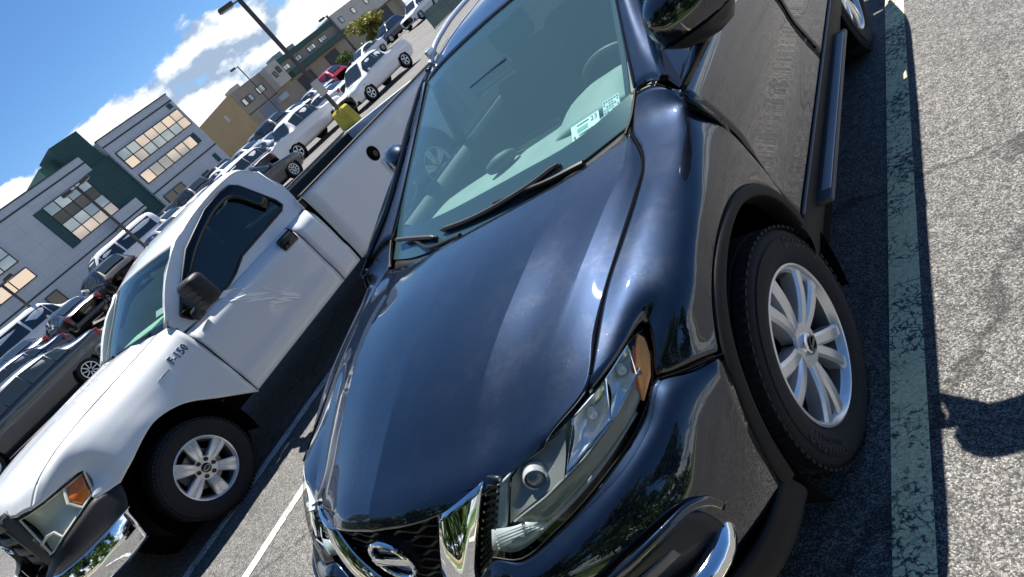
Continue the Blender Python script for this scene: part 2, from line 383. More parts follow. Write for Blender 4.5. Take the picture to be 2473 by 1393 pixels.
def sheet(name, xs, ys, dz, mat, kind='structure', hf=hgt):
    V = [Vector((x, y, hf(x, y) + dz)) for y in ys for x in xs]; n = len(xs)
    F = [(j * n + i, j * n + i + 1, (j + 1) * n + i + 1, (j + 1) * n + i) for j in range(len(ys) - 1) for i in range(n - 1)]
    o = obj(name, V, F, mat, None, angle=180); tag(o, kind=kind); return o
XS = [-900, -400, -200, -120] + [-90 + i * 4 for i in range(19)] + [-16, -13.4, -11, -9, -7, -5, -3.4, -.95, 1, 2.5, 4, 8, 14, 25, 50, 120, 400]
YS = [-400, -120, -60, -30, -20, -15, -10, -6, -3, -1, 1, 3, 5, 8, 12, 16, 20, 24, 28, 32, 36, 40, 45, 60, 90, 150, 400, 900]
sheet('parking_lot_ground', XS, YS, 0, MAT['asphalt'])
def stripe(name, x, w, y0, y1, mat, n=12, slant=0):
    ys = [y0 + (y1 - y0) * i / n for i in range(n + 1)]
    V = [];
    for y in ys:
        for q in (x - w / 2, x + w / 2): V.append(Vector((q + slant * (y - y0), y, hgt(q, y) + .004)))
    F = [(2 * i, 2 * i + 1, 2 * i + 3, 2 * i + 2) for i in range(n)]
    o = obj(name, V, F, MAT[mat], None, angle=180); tag(o, kind='structure'); return o
stripe('parking_line', 1.007, .103, -3.2, 4.6, 'line_yellow')
stripe('parking_line', -3.40, .10, -1.6, 3.6, 'line_white')
stripe('parking_line', -2.62, .075, -1.9, 3.6, 'line_white')
# ---------------------------------------------------------------- wheels
pmat('tread_light', (.028, .028, .032), .6); pmat('rim_shade', (.10, .10, .105), .5, .5)
def spoke(a0, r0, a1, r1, w0, w1, x0, x1, depth, crown=.006):
    """one spoke from radius r0 at angle a0 to r1 at a1, outward is +x"""
    V = []; n = 6
    for i in range(n + 1):
        s = i / n; r = r0 + (r1 - r0) * s; a = a0 + (a1 - a0) * (s ** .8); w = w0 + (w1 - w0) * s
        xf = x0 + (x1 - x0) * s + .010 * sin(pi * s)
        rad = Vector((0, cos(a), sin(a))); tan = Vector((0, -sin(a), cos(a)))
        for (q, dx) in ((-.5, -depth), (-.5, -.008), (-.30, 0), (0, crown * .3), (.30, 0), (.5, -.008), (.5, -depth)):
            V.append(rad * r + tan * (w * q) + Vector((xf + dx, 0, 0)))
    m = 7
    F = [(i * m + j, i * m + j + 1, (i + 1) * m + j + 1, (i + 1) * m + j) for i in range(n) for j in range(m - 1)]
    F += [tuple(range(m)), tuple(reversed(range(n * m, n * m + m)))]
    return V, orient(V, F, sum(V, Vector()) / len(V) - Vector((.05, 0, 0)))
def tyre_profile(R, r, w):
    b = .016
    return [(-.004, r - .012), (.002, r + .004), (.010, r + .012), (b, r + .03), (b + .004, r + (R - r) * .45), (b, r + (R - r) * .66), (b - .005, r + (R - r) * .68), (b - .007, r + (R - r) * .80), (b - .015, R - .016), (b - .03, R - .004),
            (b - .048, R), (b - .05, R - .008), (b - .058, R - .008), (b - .06, R + .001), (b - w * .5 + .02, R + .002), (b - w * .5 + .018, R - .007), (b - w * .5 + .008, R - .007), (b - w * .5 + .006, R + .002),
            (b - w + .06, R + .001), (b - w + .058, R - .008), (b - w + .05, R - .008), (b - w + .048, R), (b - w + .02, R - .014), (b - w, r + (R - r) * .6), (b - w + .01, r), (b - w + .02, r - .02)]
def make_wheel(parent, loc, R, r, w, style, rot=0, steer=0, side=1, n=64):
    e = empty('wheel', loc, (0, 0, steer + (0 if side > 0 else pi)), parent)
    V, F = lathe(tyre_profile(R, r, w), n); F = orient(V, F, (-w / 2, 0, 0))
    ty = obj('tyre', V, F, MAT['rubber'], e, angle=50)
    # tread blocks round the shoulder
    tb = MB(); k = 72
    for i in range(k):
        a = 2 * pi * i / k
        for (x, dx) in ((-.012, .036), (-w + .044, .036), (-w * .5 + .04, .05), (-w * .5 - .015, .05)):
            bx = MB().box((0, 0, 0), (dx, .019, .008)); bx.tf(Matrix.Rotation(a + x, 4, 'X') @ Matrix.Translation((x, 0, R - .0042)))
            tb.add(bx.V, bx.F)
    tr = tb.obj('tread_blocks', MAT['tread'], e, smooth=False); tag(tr, kind='stuff')
    if style == 'split5' and n == 64:
        for wi, (word, a0, hgt_) in enumerate((('DYNAPRO', .62, .030), ('225/65R17', 3.6, .018), ('DYNAPRO', 3.9 - 6.6, .030))):
            lw_ = MB(); rr = r + (R - r) * (.50 if hgt_ > .02 else .33)
            for ci, ch in enumerate(word):
                Vt, Ft = text_mesh(ch, hgt_ * 1.5, .0009); an = a0 + (len(word) / 2 - ci - .5) * hgt_ * 1.02 / rr
                mt_ = basis((.0195, rr * cos(an), rr * sin(an)), (0, sin(an), -cos(an)), (0, cos(an), sin(an)))
                lw_.add([mt_ @ v for v in Vt], Ft)
            lw_.obj('tyre_lettering', MAT['tread_light'], e, smooth=False)
    V, F = lathe([(-.006, r - .001), (.004, r - .002), (.006, r - .008), (.002, r - .014), (-.012, r - .018), (-.020, r - .024)], n); rim = obj('rim', V, F, MAT['alloy'], e, angle=50)
    V, F = lathe([(-.020, r - .024), (-.04, r - .034), (-.07, r - .038), (-w + .03, r - .036), (-w + .02, r - .004)], n); obj('rim_barrel', V, F, MAT['rim_shade'], e, angle=50)
    sp = MB()
    if style == 'split5':
        for i in range(5):
            a = rot + 2 * pi * i / 5
            for s in (-1, 1): sp.add(*spoke(a + s * .19, .046, a + s * .225, r - .014, .038, .047, -.016, -.003, .05, .002))
            web = spoke(a, .045, a, .115, .058, .034, -.026, -.028, .04); sp.add(*web)
        hubr = .066
    elif style == 'six':
        for i in range(6):
            a = rot + 2 * pi * i / 6
            for s in (-1, 1): sp.add(*spoke(a + s * .19, .07, a + s * .125, r - .014, .032, .048, -.014, -.004, .05, .0))
            sp.add(*spoke(a, .06, a, r - .014, .045, .040, -.024, -.014, .04))
        hubr = .082
    else:
        k_ = {'ten': 10, 'five': 5, 'seven': 7}[style]
        for i in range(k_):
            a = rot + 2 * pi * i / k_
            sp.add(*spoke(a, .05, a, r - .015, .05 if k_ < 8 else .03, .055 if k_ == 5 else .026, -.02, -.008, .04))
        hubr = .062
    hb = lathe([(-.02, hubr + .004), (-.012, hubr), (-.012, hubr * .55), (-.014, .0005)], 40); sp.add(*hb)
    s = sp.obj('spokes', MAT['alloy'], e, angle=24)
    cp = lathe([(-.016, .036), (-.004, .034), (.0, .028), (.0, .0005)], 32); cap = obj('centre_cap', cp[0], cp[1], MAT['gloss_black'] if style == 'six' else MAT['chrome'], e, angle=40)
    ring = MB()
    if style == 'split5':
        ring.tube([(0.003, .021 * cos(q), .021 * sin(q)) for q in [2 * pi * i / 24 for i in range(25)]], .0035, 6, False); ring.box((.003, 0, 0), (.005, .052, .011))
        ring.obj('emblem', MAT['gloss_black'], e)
    elif style == 'six':
        ring.tube([(0.002, .026 * cos(q), .014 * sin(q)) for q in [2 * pi * i / 24 for i in range(25)]], .002, 6, False); ring.obj('emblem', MAT['alloy'], e)
    if style == 'six':
        nuts = 5 if style == 'split5' else 6
        for i in range(nuts):
            a = rot + 2 * pi * (i + .5) / nuts; rr = .060
            nv = lathe([(-.03, .016), (-.002, .015), (.001, .012), (.001, .0005)], 12); nv = ([v + Vector((0, rr * cos(a), rr * sin(a))) for v in nv[0]], nv[1]); obj('wheel_nut', nv[0], nv[1], MAT['satin_black'], e)
    dv = lathe([(-.085, .05), (-.085, r - .085), (-.105, r - .085), (-.105, .05)], 40); obj('brake_disc', dv[0], dv[1], MAT['disc'], e, angle=40)
    cl = MB().box((-.095, -(r - .10), .03), (.06, .07, .17), .012); cl.obj('brake_caliper', MAT['alloy_dark'], e)
    bk = lathe([(-.14, r - .035), (-.145, .0005)], 32); obj('wheel_back', bk[0], bk[1], MAT['void_black'], e)
    return e
pmat('truck_step', (.38, .39, .41), .5, .2)
# ---------------------------------------------------------------- black crossover
car = empty('crossover_car', (-.00058, 0, .03315), (0, -radians(2), 0))
tag(car, 'glossy black crossover filling the foreground, its left wheels beside a worn yellow line', 'car')
BP = MAT['black_paint']; CC = (0, 1.4, .55)
def lerp3(a, b, s): return tuple(p + (q - p) * s for p, q in zip(a, b))
def full(r): return [(-a, b, c) for a, b, c in reversed(r) if a > 1e-6] + list(r)
# bonnet: centre, crease A, crease B, shut line G
Hc = [(0, .165, 1.10), (0, .03, 1.097), (0, -.13, 1.086), (0, -.30, 1.063), (0, -.46, 1.031), (0, -.61, .990), (0, -.75, .942), (0, -.85, .902), (0, -.882, .874)]
Hm = [(.21, .168, 1.099), (.225, .035, 1.095), (.222, -.125, 1.084), (.21, -.295, 1.060), (.193, -.45, 1.027), (.18, -.595, .984), (.18, -.73, .935), (.19, -.832, .898), (.195, -.866, .872)]
Ha = [(.425, .192, 1.094), (.445, .06, 1.088), (.440, -.11, 1.0755), (.42, -.27, 1.053), (.390, -.42, 1.020), (.366, -.55, .980), (.356, -.68, .930), (.365, -.782, .889), (.37, -.812, .864)]
Hi = [(.55, .232, 1.090), (.57, .08, 1.073), (.548, -.08, 1.058), (.528, -.235, 1.036), (.495, -.38, 1.003), (.466, -.51, .962), (.445, -.63, .922), (.430, -.742, .893), (.43, -.785, .870)]
Hb = [(.662, .281, 1.0880), (.684, .10, 1.0700), (.660, -.044, 1.0545), (.635, -.196, 1.0320), (.603, -.335, 1.0035), (.570, -.466, .9695), (.537, -.58, .934), (.500, -.700, .895), (.49, -.748, .872)]
Hg = [(.668, .287, 1.0845), (.735, .125, 1.0500), (.737, -.005, 1.0335), (.722, -.173, 1.0095), (.702, -.318, .9820), (.688, -.44, .9540), (.689, -.572, .9200), (.603, -.672, .8990), (.575, -.70, .878)]
Hi = [tuple((p + q) / 2 + d for p, q, d in zip(a, b, (0, 0, -.004))) for a, b in zip(Ha, Hb)]
Hc = [(a, b, c + .005) for a, b, c in Hc[:-1]] + [Hc[-1]]; Hm = [(a, b, c + .004) for a, b, c in Hm[:-1]] + [Hm[-1]]
hm = MB()
for cols in ((Hc, Hm, Ha), (Ha, Hi, Hb), (Hb, [tuple((p + q) / 2 + d for p, q, d in zip(a, b, (.001, 0, .0015))) for a, b in zip(Hb, Hg)], Hg)):
    rows = [[c[i] for c in cols] for i in range(9)]
    V, F, _, _ = net(rows, 6, 8); F = orient(V, F, (0, -.2, .2)); hm.add(V, F); hm.add(*mir(V, F))
hood = hm.obj('bonnet', BP, car, angle=180)
bm = bmesh.new(); bm.from_mesh(hood.data); bmesh.ops.remove_doubles(bm, verts=bm.verts[:], dist=.0008); bmesh.ops.recalc_face_normals(bm, faces=bm.faces[:])
if sum(f.normal.z for f in bm.faces) < 0: bmesh.ops.reverse_faces(bm, faces=bm.faces[:])
bm.to_mesh(hood.data); bm.free(); hood.data.polygons.foreach_set('use_smooth', [True] * len(hood.data.polygons)); hood.data.set_sharp_from_angle(angle=radians(6)); solid(hood, .012)
# front wings (fender rows run front to back, columns from the bonnet shut line down to the arch)
FR = [
 [(.697, -.592, .916), (.739, -.516, .914), (.787, -.396, .903), (.794, -.434, .866), (.788, -.488, .818), (.836, -.462, .797), (.902, -.392, .752)],
 [(.702, -.330, .981), (.770, -.332, .967), (.832, -.332, .938), (.865, -.335, .913), (.885, -.335, .885), (.897, -.325, .858), (.907, -.308, .828)],
 [(.728, -.170, 1.0105), (.790, -.170, 1.0015), (.850, -.172, .979), (.883, -.177, .958), (.900, -.182, .935), (.908, -.186, .905), (.913, -.188, .871)],
 [(.744, -.030, 1.031), (.802, -.030, 1.0245), (.862, -.031, 1.003), (.891, -.034, .981), (.908, -.038, .952), (.914, -.044, .916), (.917, -.048, .883)],
 [(.745, .090, 1.0475), (.802, .090, 1.042), (.864, .090, 1.025), (.891, .088, .999), (.910, .086, .958), (.917, .083, .910), (.919, .080, .865)],
 [(.720, .195, 1.067), (.790, .198, 1.062), (.860, .203, 1.047), (.886, .206, 1.019), (.911, .207, .955), (.919, .204, .880), (.921, .200, .808)],
 [(.672, .295, 1.091), (.757, .300, 1.092), (.846, .297, 1.080), (.870, .295, 1.054), (.909, .295, .970), (.919, .300, .850), (.922, .300, .708)],
 [(.688, .425, 1.146), (.757, .400, 1.146), (.836, .335, 1.122), (.868, .291, 1.098), (.908, .290, .990), (.919, .334, .800), (.921, .350, .500)]]
panel('front_wing', FR, BP, car, CC, 6, 6, mirror=True)
# doors
def door_row(yt, ym, yb, w=0):
    return [(.862 - w, yt, 1.118), (.885, yt, 1.085), (.908, yt * .6 + ym * .4, .990), (.917, ym, .880), (.908, ym * .6 + yb * .4, .765), (.905, yb, .660), (.918, yb, .585), (.926, yb, .550)]
D1 = [door_row(.298, .338, .360), door_row(.48, .50, .52), door_row(.80, .80, .82), door_row(1.10, 1.13, 1.17), door_row(1.33, 1.395, 1.49)]
panel('front_door', D1, BP, car, CC, 5, 4, mirror=True)
D2 = [door_row(1.338, 1.403, 1.498), door_row(1.60, 1.63, 1.70), door_row(1.85, 1.87, 1.92), door_row(2.10, 2.12, 2.16), [(.855, 2.40, 1.125), (.882, 2.40, 1.09), (.906, 2.39, .99), (.915, 2.37, .885), (.912, 2.345, .80), (.912, 2.31, .72), (.918, 2.275, .62), (.924, 2.26, .55)]]
panel('rear_door', D2, BP, car, CC, 4, 4, mirror=True)
QT = [[(.852, 2.405, 1.128), (.88, 2.405, 1.09), (.905, 2.405, 1.0), (.913, 2.405, .90), (.915, 2.40, .835)], [(.84, 2.75, 1.14), (.872, 2.75, 1.10), (.90, 2.75, 1.0), (.914, 2.72, .92), (.92, 2.705, .865)], [(.81, 3.1, 1.15), (.85, 3.1, 1.10), (.885, 3.1, .99), (.905, 3.06, .9), (.913, 3.02, .80)], [(.72, 3.45, 1.15), (.77, 3.47, 1.08), (.81, 3.48, .95), (.85, 3.38, .75), (.88, 3.25, .5)]]
panel('rear_quarter_panel', QT, BP, car, CC, 4, 4, mirror=True)
TG = [[(-.74, 3.48, 1.14), (-.4, 3.56, 1.16), (0, 3.58, 1.17), (.4, 3.56, 1.16), (.74, 3.48, 1.14)], [(-.80, 3.55, .85), (-.4, 3.66, .86), (0, 3.68, .86), (.4, 3.66, .86), (.80, 3.55, .85)], [(-.80, 3.5, .45), (-.4, 3.62, .42), (0, 3.64, .42), (.4, 3.62, .42), (.80, 3.5, .45)]]
panel('tailgate', TG, BP, car, CC, 4, 4)
# roof, pillars, glass
RO = [full([(0, 1.150, 1.556), (.3, 1.170, 1.549), (.50, 1.205, 1.535), (.585, 1.228, 1.520), (.655, 1.262, 1.508)]), full([(0, 1.45, 1.612), (.3, 1.46, 1.606), (.50, 1.47, 1.592), (.60, 1.475, 1.575), (.665, 1.48, 1.545)]),
      full([(0, 2.0, 1.650), (.3, 2.0, 1.644), (.50, 2.0, 1.630), (.60, 2.0, 1.610), (.665, 2.0, 1.572)]), full([(0, 2.7, 1.640), (.3, 2.7, 1.634), (.50, 2.7, 1.618), (.59, 2.7, 1.598), (.65, 2.7, 1.562)]), full([(0, 3.40, 1.57), (.3, 3.39, 1.565), (.48, 3.36, 1.55), (.56, 3.34, 1.53), (.61, 3.30, 1.50)])]
panel('roof', RO, BP, car, (0, 2, 1), 5, 4)
AP = [[(.580, 1.222, 1.524), (.62, 1.24, 1.525), (.657, 1.258, 1.508)], [(.612, .90, 1.368), (.655, .88, 1.368), (.700, .87, 1.345)], [(.645, .672, 1.259), (.70, .64, 1.258), (.755, .60, 1.232)], [(.688, .432, 1.150), (.75, .417, 1.160), (.815, .367, 1.152)]]
panel('windscreen_pillar', AP, BP, car, (0, 1.2, 1), 6, 5, mirror=True)
WS = [[(-.668, .345, 1.096), (-.45, .262, 1.088), (-.22, .225, 1.085), (0, .215, 1.085), (.22, .225, 1.085), (.45, .262, 1.088), (.668, .345, 1.096)],
      [(-.655, .56, 1.204), (-.44, .49, 1.205), (-.22, .455, 1.206), (0, .445, 1.206), (.22, .455, 1.206), (.44, .49, 1.205), (.655, .56, 1.204)],
      [(-.622, .82, 1.330), (-.42, .755, 1.342), (-.21, .725, 1.348), (0, .715, 1.350), (.21, .725, 1.348), (.42, .755, 1.342), (.622, .82, 1.330)],
      [(-.574, 1.215, 1.514), (-.39, 1.172, 1.534), (-.2, 1.150, 1.544), (0, 1.142, 1.548), (.2, 1.150, 1.544), (.39, 1.172, 1.534), (.574, 1.215, 1.514)]]
wsg = panel('windscreen', WS, MAT['windscreen'], car, (0, 1.2, .9), 6, 4, t=0)
def lerpv(a, b, s): return tuple(p + (q - p) * s for p, q in zip(a, b))
def off(rows, d): return [[(x + d[0], y + d[1], z + d[2]) for x, y, z in r] for r in rows]
FT = [WS[0], [lerpv(a, b, s) for a, b, s in zip(WS[0], WS[1], (.66, .62, .58, .55, .50, .42, .48))]]
panel('screen_border', off(FT, (0, .004, -.004)), MAT['gloss_black'], wsg, (0, 1.2, .9), 5, 4, t=0)
FT2 = [[lerpv(a, b, s) for a, b, s in zip(WS[3], WS[2], (.14, .12, .12, .16, .12, .12, .14))], WS[3]]
panel('screen_border', off(FT2, (0, .004, -.004)), MAT['gloss_black'], wsg, (0, 1.2, .9), 4, 4, t=0)
for sg in (-1, 1):
    e0 = [WS[i][6 if sg > 0 else 0] for i in range(4)]
    panel('screen_border', off([[p, (p[0] - sg * .022, p[1], p[2] + .002)] for p in e0], (0, .005, -.004)), MAT['gloss_black'], wsg, (0, 1.2, .9), 6, 2, t=0)
# bright strip down the pillar edge
for sg in (1, -1):
    P = hermite([(sg * .583, 1.215, 1.523), (sg * .616, .90, 1.372), (sg * .650, .672, 1.263), (sg * .690, .44, 1.158)], 24)
    tb = MB().tube(P, .0045, 8); tb.obj('pillar_moulding', MAT['gloss_black'], car)
    tb = MB().tube(hermite([(sg * .690, .432, 1.151), (sg * .684, .39, 1.132), (sg * .672, .335, 1.108), (sg * .652, .290, 1.090)], 12), .0055, 8); tb.obj('cowl_moulding', MAT['black_plastic'], car)
# side glass, belt strip, window frame
for sg in (1, -1):
    rows = [[(.835, .36, 1.145), (.80, .42, 1.20), (.752, .62, 1.265)], [(.845, .62, 1.130), (.775, .72, 1.290), (.722, .80, 1.345)], [(.845, 1.0, 1.130), (.76, 1.02, 1.32), (.682, 1.05, 1.455)], [(.842, 1.38, 1.132), (.76, 1.38, 1.34), (.664, 1.38, 1.54)]]
    rows = [[(sg * a, b, c) for a, b, c in r] for r in rows]
    panel('side_window', rows, MAT['tinted_glass'], car, (0, 1.2, .9), 5, 5, t=0)
    rows = [[(.842, 1.45, 1.132), (.76, 1.45, 1.34), (.664, 1.45, 1.548)], [(.838, 1.9, 1.134), (.76, 1.9, 1.36), (.660, 1.9, 1.566)], [(.83, 2.35, 1.138), (.755, 2.35, 1.36), (.655, 2.35, 1.56)]]
    rows = [[(sg * a, b, c) for a, b, c in r] for r in rows]
    panel('side_window', rows, MAT['privacy_glass'], car, (0, 1.2, .9), 4, 4, t=0)
    rows = [[(.83, 2.42, 1.138), (.755, 2.42, 1.36), (.655, 2.42, 1.555)], [(.80, 3.0, 1.15), (.73, 3.0, 1.34), (.63, 3.0, 1.53)], [(.72, 3.4, 1.16), (.66, 3.38, 1.34), (.60, 3.3, 1.49)]]
    rows = [[(sg * a, b, c) for a, b, c in r] for r in rows]
    panel('quarter_window', rows, MAT['privacy_glass'], car, (0, 1.2, .9), 3, 3, t=0)
    for y0, w in ((1.415, .036), (2.385, .036)):
        pb = MB(); V, F, _, _ = net([[(sg * .848, y0 - w, 1.125), (sg * .768, y0 - w, 1.35), (sg * .668, y0 - w, 1.56)], [(sg * .848, y0 + w, 1.125), (sg * .768, y0 + w, 1.35), (sg * .668, y0 + w, 1.56)]], 3, 5); pb.add(V, orient(V, F, (0, 1.4, 1)))
        solid(pb.obj('door_pillar', MAT['gloss_black'], car), .02)
    st = MB().tube(hermite([(sg * .858, .34, 1.124), (sg * .860, .8, 1.124), (sg * .857, 1.6, 1.127), (sg * .845, 2.5, 1.134), (sg * .80, 3.1, 1.15)], 30), .007, 8); st.obj('belt_moulding', MAT['chrome'], car)
    st = MB().tube(hermite([(sg * .820, .36, 1.160), (sg * .760, .61, 1.243), (sg * .708, .87, 1.358), (sg * .664, 1.26, 1.515), (sg * .672, 1.6, 1.557), (sg * .668, 2.1, 1.575), (sg * .650, 2.8, 1.555), (sg * .60, 3.3, 1.49)], 50), .012, 8); st.obj('window_frame', MAT['gloss_black'], car)
    # mirror sail patch and mirror
    V, F = prism([(sg * .873, .300, 1.118), (sg * .866, .52, 1.126), (sg * .80, .50, 1.205), (sg * .818, .372, 1.160)], (sg, 0, .5), .012); obj('mirror_sail', V, F, MAT['gloss_black'], car, smooth=False)
    my = .0 if sg > 0 else .66
    V, F = lathe([(-1, .0005), (-.92, .40), (-.72, .70), (-.40, .92), (0, 1.0), (.4, .97), (.74, .82), (.93, .5), (1, .0005)], 28)
    MV = []
    for v in V:
        x, y, z = v.x, v.y, v.z
        yy = y * .09 if y < 0 else y * .045
        zz = (abs(z) ** .82) * (1 if z > 0 else -1) * (.106 + .012 * x)
        MV.append(Vector((sg * ((.990 if sg > 0 else .86) + .110 * x), .352 + my + yy + .03 * x, 1.302 + zz)))
    F2 = orient(MV, F, (sg * 1.008, .352 + my, 1.292)); hd = obj('door_mirror', MV, F2, BP, car, angle=60)
    ul_ = [v for v in MV]
    MV2 = [Vector((v.x, v.y, min(v.z, 1.258 - .004) - .0035)) if True else v for v in MV]
    MV2 = [Vector((sg * 1.008 + (v.x - sg * 1.008) * .985, .352 + my + (v.y - .352 - my) * 1.01, v.z)) for v in MV2]
    obj('mirror_lower_cover', MV2, F2, MAT['satin_black'], hd, angle=60)
    V, F, _, _ = net([[(sg * .868, .30 + my * .4, 1.128), (sg * .89, .36 + my * .6, 1.158), (sg * .868, .44 + my * .6, 1.150)], [(sg * .925, .315 + my * .8, 1.158), (sg * .935, .36 + my * .9, 1.190), (sg * .925, .42 + my * .9, 1.17)], [(sg * 1.0, .345 + my, 1.198), (sg * .985, .37 + my, 1.23), (sg * .98, .40 + my, 1.20)]], 4, 4)
    solid(obj('mirror_arm', V, orient(V, F, (sg * .93, .37, 1.0)), MAT['gloss_black'], car), .02)
    V, F, _, _ = net([[(sg * .93, .398 + my, 1.22), (sg * 1.008, .400 + my, 1.205), (sg * 1.09, .424 + my, 1.22)], [(sg * .93, .398 + my, 1.37), (sg * 1.008, .400 + my, 1.380), (sg * 1.09, .424 + my, 1.37)]], 4, 4); obj('mirror_glass', V, F, MAT['chrome'], hd)
    # roof rail
    rl = MB().tube(hermite([(sg * .598, 1.36, 1.565), (sg * .600, 1.46, 1.605), (sg * .602, 1.66, 1.642), (sg * .602, 2.1, 1.668), (sg * .596, 2.7, 1.655), (sg * .57, 3.15, 1.61)], 40), .014, 10)
    for y in (1.42, 2.2, 3.0): rl.box((sg * .598, y, 1.60 if y < 2 else 1.63), (.022, .07, .05), .006)
    rl.obj('roof_rail', MAT['alloy'], car)
    # arch cladding, sill, running board
    ao = [(.884, -.525, .41), (.890, -.503, .53), (.897, -.468, .64), (.902, -.398, .752), (.907, -.312, .827), (.913, -.192, .870), (.917, -.048, .882), (.919, .085, .864), (.921, .205, .806), (.922, .302, .706), (.9225, .347, .60), (.921, .352, .49)]
    ai = [(.905, -.462, .40), (.909, -.446, .52), (.914, -.408, .625), (.918, -.338, .722), (.922, -.257, .783), (.926, -.152, .820), (.929, -.040, .832), (.931, .072, .815), (.933, .170, .763), (.933, .252, .682), (.932, .292, .59), (.930, .298, .49)]
    ai = [lerp3(i_, o_, .30) for o_, i_ in zip(ao, ai)]
    rows = [[(sg * o_[0], o_[1], o_[2]), (sg * (o_[0] + .007), o_[1] * .9 + i_[1] * .1, o_[2] * .9 + i_[2] * .1), (sg * (i_[0] + .003), i_[1] * .88 + o_[1] * .12, i_[2] * .88 + o_[2] * .12), (sg * i_[0], i_[1], i_[2]), (sg * (i_[0] - .06), i_[1], i_[2])] for o_, i_ in zip(ao, ai)]
    panel('wheel_arch_trim', rows, MAT['black_plastic'], car, (0, 0, .4), 4, 4, t=0, angle=50)
    ro = [(x - .003 if y < 1 else x, 2.706 - (y - .0) * .97, z) for x, y, z in ao]; ri = [(x, 2.706 - y * .97, z) for x, y, z in ai]
    rows = [[(sg * o_[0], o_[1], o_[2]), (sg * (o_[0] + .007), o_[1] * .9 + i_[1] * .1, o_[2] * .9 + i_[2] * .1), (sg * (i_[0] + .003), i_[1] * .88 + o_[1] * .12, i_[2] * .88 + o_[2] * .12), (sg * i_[0], i_[1], i_[2]), (sg * (i_[0] - .06), i_[1], i_[2])] for o_, i_ in zip(ro, ri)]
    panel('wheel_arch_trim', rows, MAT['black_plastic'], car, (0, 2.7, .4), 4, 4, t=0, angle=50)
    rows = [[(sg * .927, y, .546), (sg * .934, y, .535), (sg * .931, y, .47), (sg * .915, y, .42), (sg * .86, y, .30)] for y in (.30, .8, 1.4, 2.0, 2.36)]
    panel('sill_trim', rows, MAT['black_plastic'], car, (0, 1.3, .45), 3, 4, t=0, angle=50)
    st = MB().tube([(sg * .931, y, .548) for y in (.36, 1.0, 1.7, 2.28)], .006, 8); st.obj('sill_moulding', MAT['alloy_dark'], car)
    rb_ = MB().box((sg * .945, 1.17, .468), (.075, 1.32, .028), .012); rb_.obj('running_board', MAT['alloy_dark'], car)
    rb2 = MB().box((sg * .962, 1.17, .484), (.03, 1.22, .006), .002); rb2.obj('running_board_strip', MAT['truck_step'], car)
    # wheel well liners
    for y0 in (0, 2.706):
        prof = [(y0 + .47 * cos(a), .40 + .47 * sin(a)) for a in [pi * (-.15 + 1.3 * i / 24) for i in range(25)]]
        V = [Vector((sg * x, y, z)) for y, z in prof for x in (.905, .50)]; F = [(2 * i, 2 * i + 1, 2 * i + 3, 2 * i + 2) for i in range(24)]
        V += [Vector((sg * .5, y0 + .6 * cos(a), .4 + .6 * sin(a))) for a in [2 * pi * i / 24 for i in range(24)]]; F.append(tuple(range(50, 74)))
        obj('wheel_well', V, F, MAT['void_black'], car)
    make_wheel(car, (sg * .885, 0, .352), .362, .245, .222, 'split5', .38, -.052, sg)
    make_wheel(car, (sg * .885, 2.706, .352), .362, .245, .222, 'split5', 1.0, 0, sg)
# dark structure under the panels
ub = MB()
ub.box((0, 1.35, .36), (1.10, 4.3, .22)); ub.box((0, 1.35, .40), (1.72, 1.75, .30)); ub.box((0, -.35, .66), (.98, .80, .40)); ub.box((0, .30, .78), (1.30, .12, .52)); ub.box((0, 3.2, .7), (1.4, .5, .6))
ub.obj('underbody', MAT['void_black'], car, smooth=False)

def seam(pts, parent, sg=1, r=.0022, name='shut_line', n=24, mat='void_black'):
    MB().tube(hermite([(sg * a, b, c) for a, b, c in pts], n), r, 6).obj(name, MAT[mat], parent)
for sg in (1, -1):
    seam([(.868, .295, 1.108), (.8965, .294, 1.045), (.9085, .296, .985), (.916, .318, .89), (.919, .337, .80), (.9155, .350, .70), (.916, .358, .62), (.922, .357, .55)], car, sg)
    seam([(.866, 1.334, 1.112), (.888, 1.334, 1.08), (.909, 1.358, .990), (.9185, 1.399, .880), (.910, 1.437, .765), (.907, 1.494, .660), (.920, 1.494, .585)], car, sg)
    seam([(.790, -.494, .8125), (.838, -.466, .793), (.875, -.43, .772), (.903, -.395, .750)], car, sg, .003)
    seam([tuple((p + q) / 2 for p, q in zip(a, b)) for a, b in (((.668, .287, 1.084), (.672, .295, 1.092)), ((.735, .125, 1.050), (.744, .122, 1.054)), ((.737, -.005, 1.0335), (.745, -.003, 1.0345)), ((.722, -.173, 1.0095), (.728, -.172, 1.0105)), ((.702, -.318, .982), (.702, -.325, .982)), ((.689, -.44, .954), (.698, -.44, .957)), ((.690, -.55, .9265), (.697, -.55, .929)))], car, sg, .0030)
    seam([(.690, .428, 1.148), (.757, .404, 1.150), (.83, .340, 1.128)], car, sg, .002)
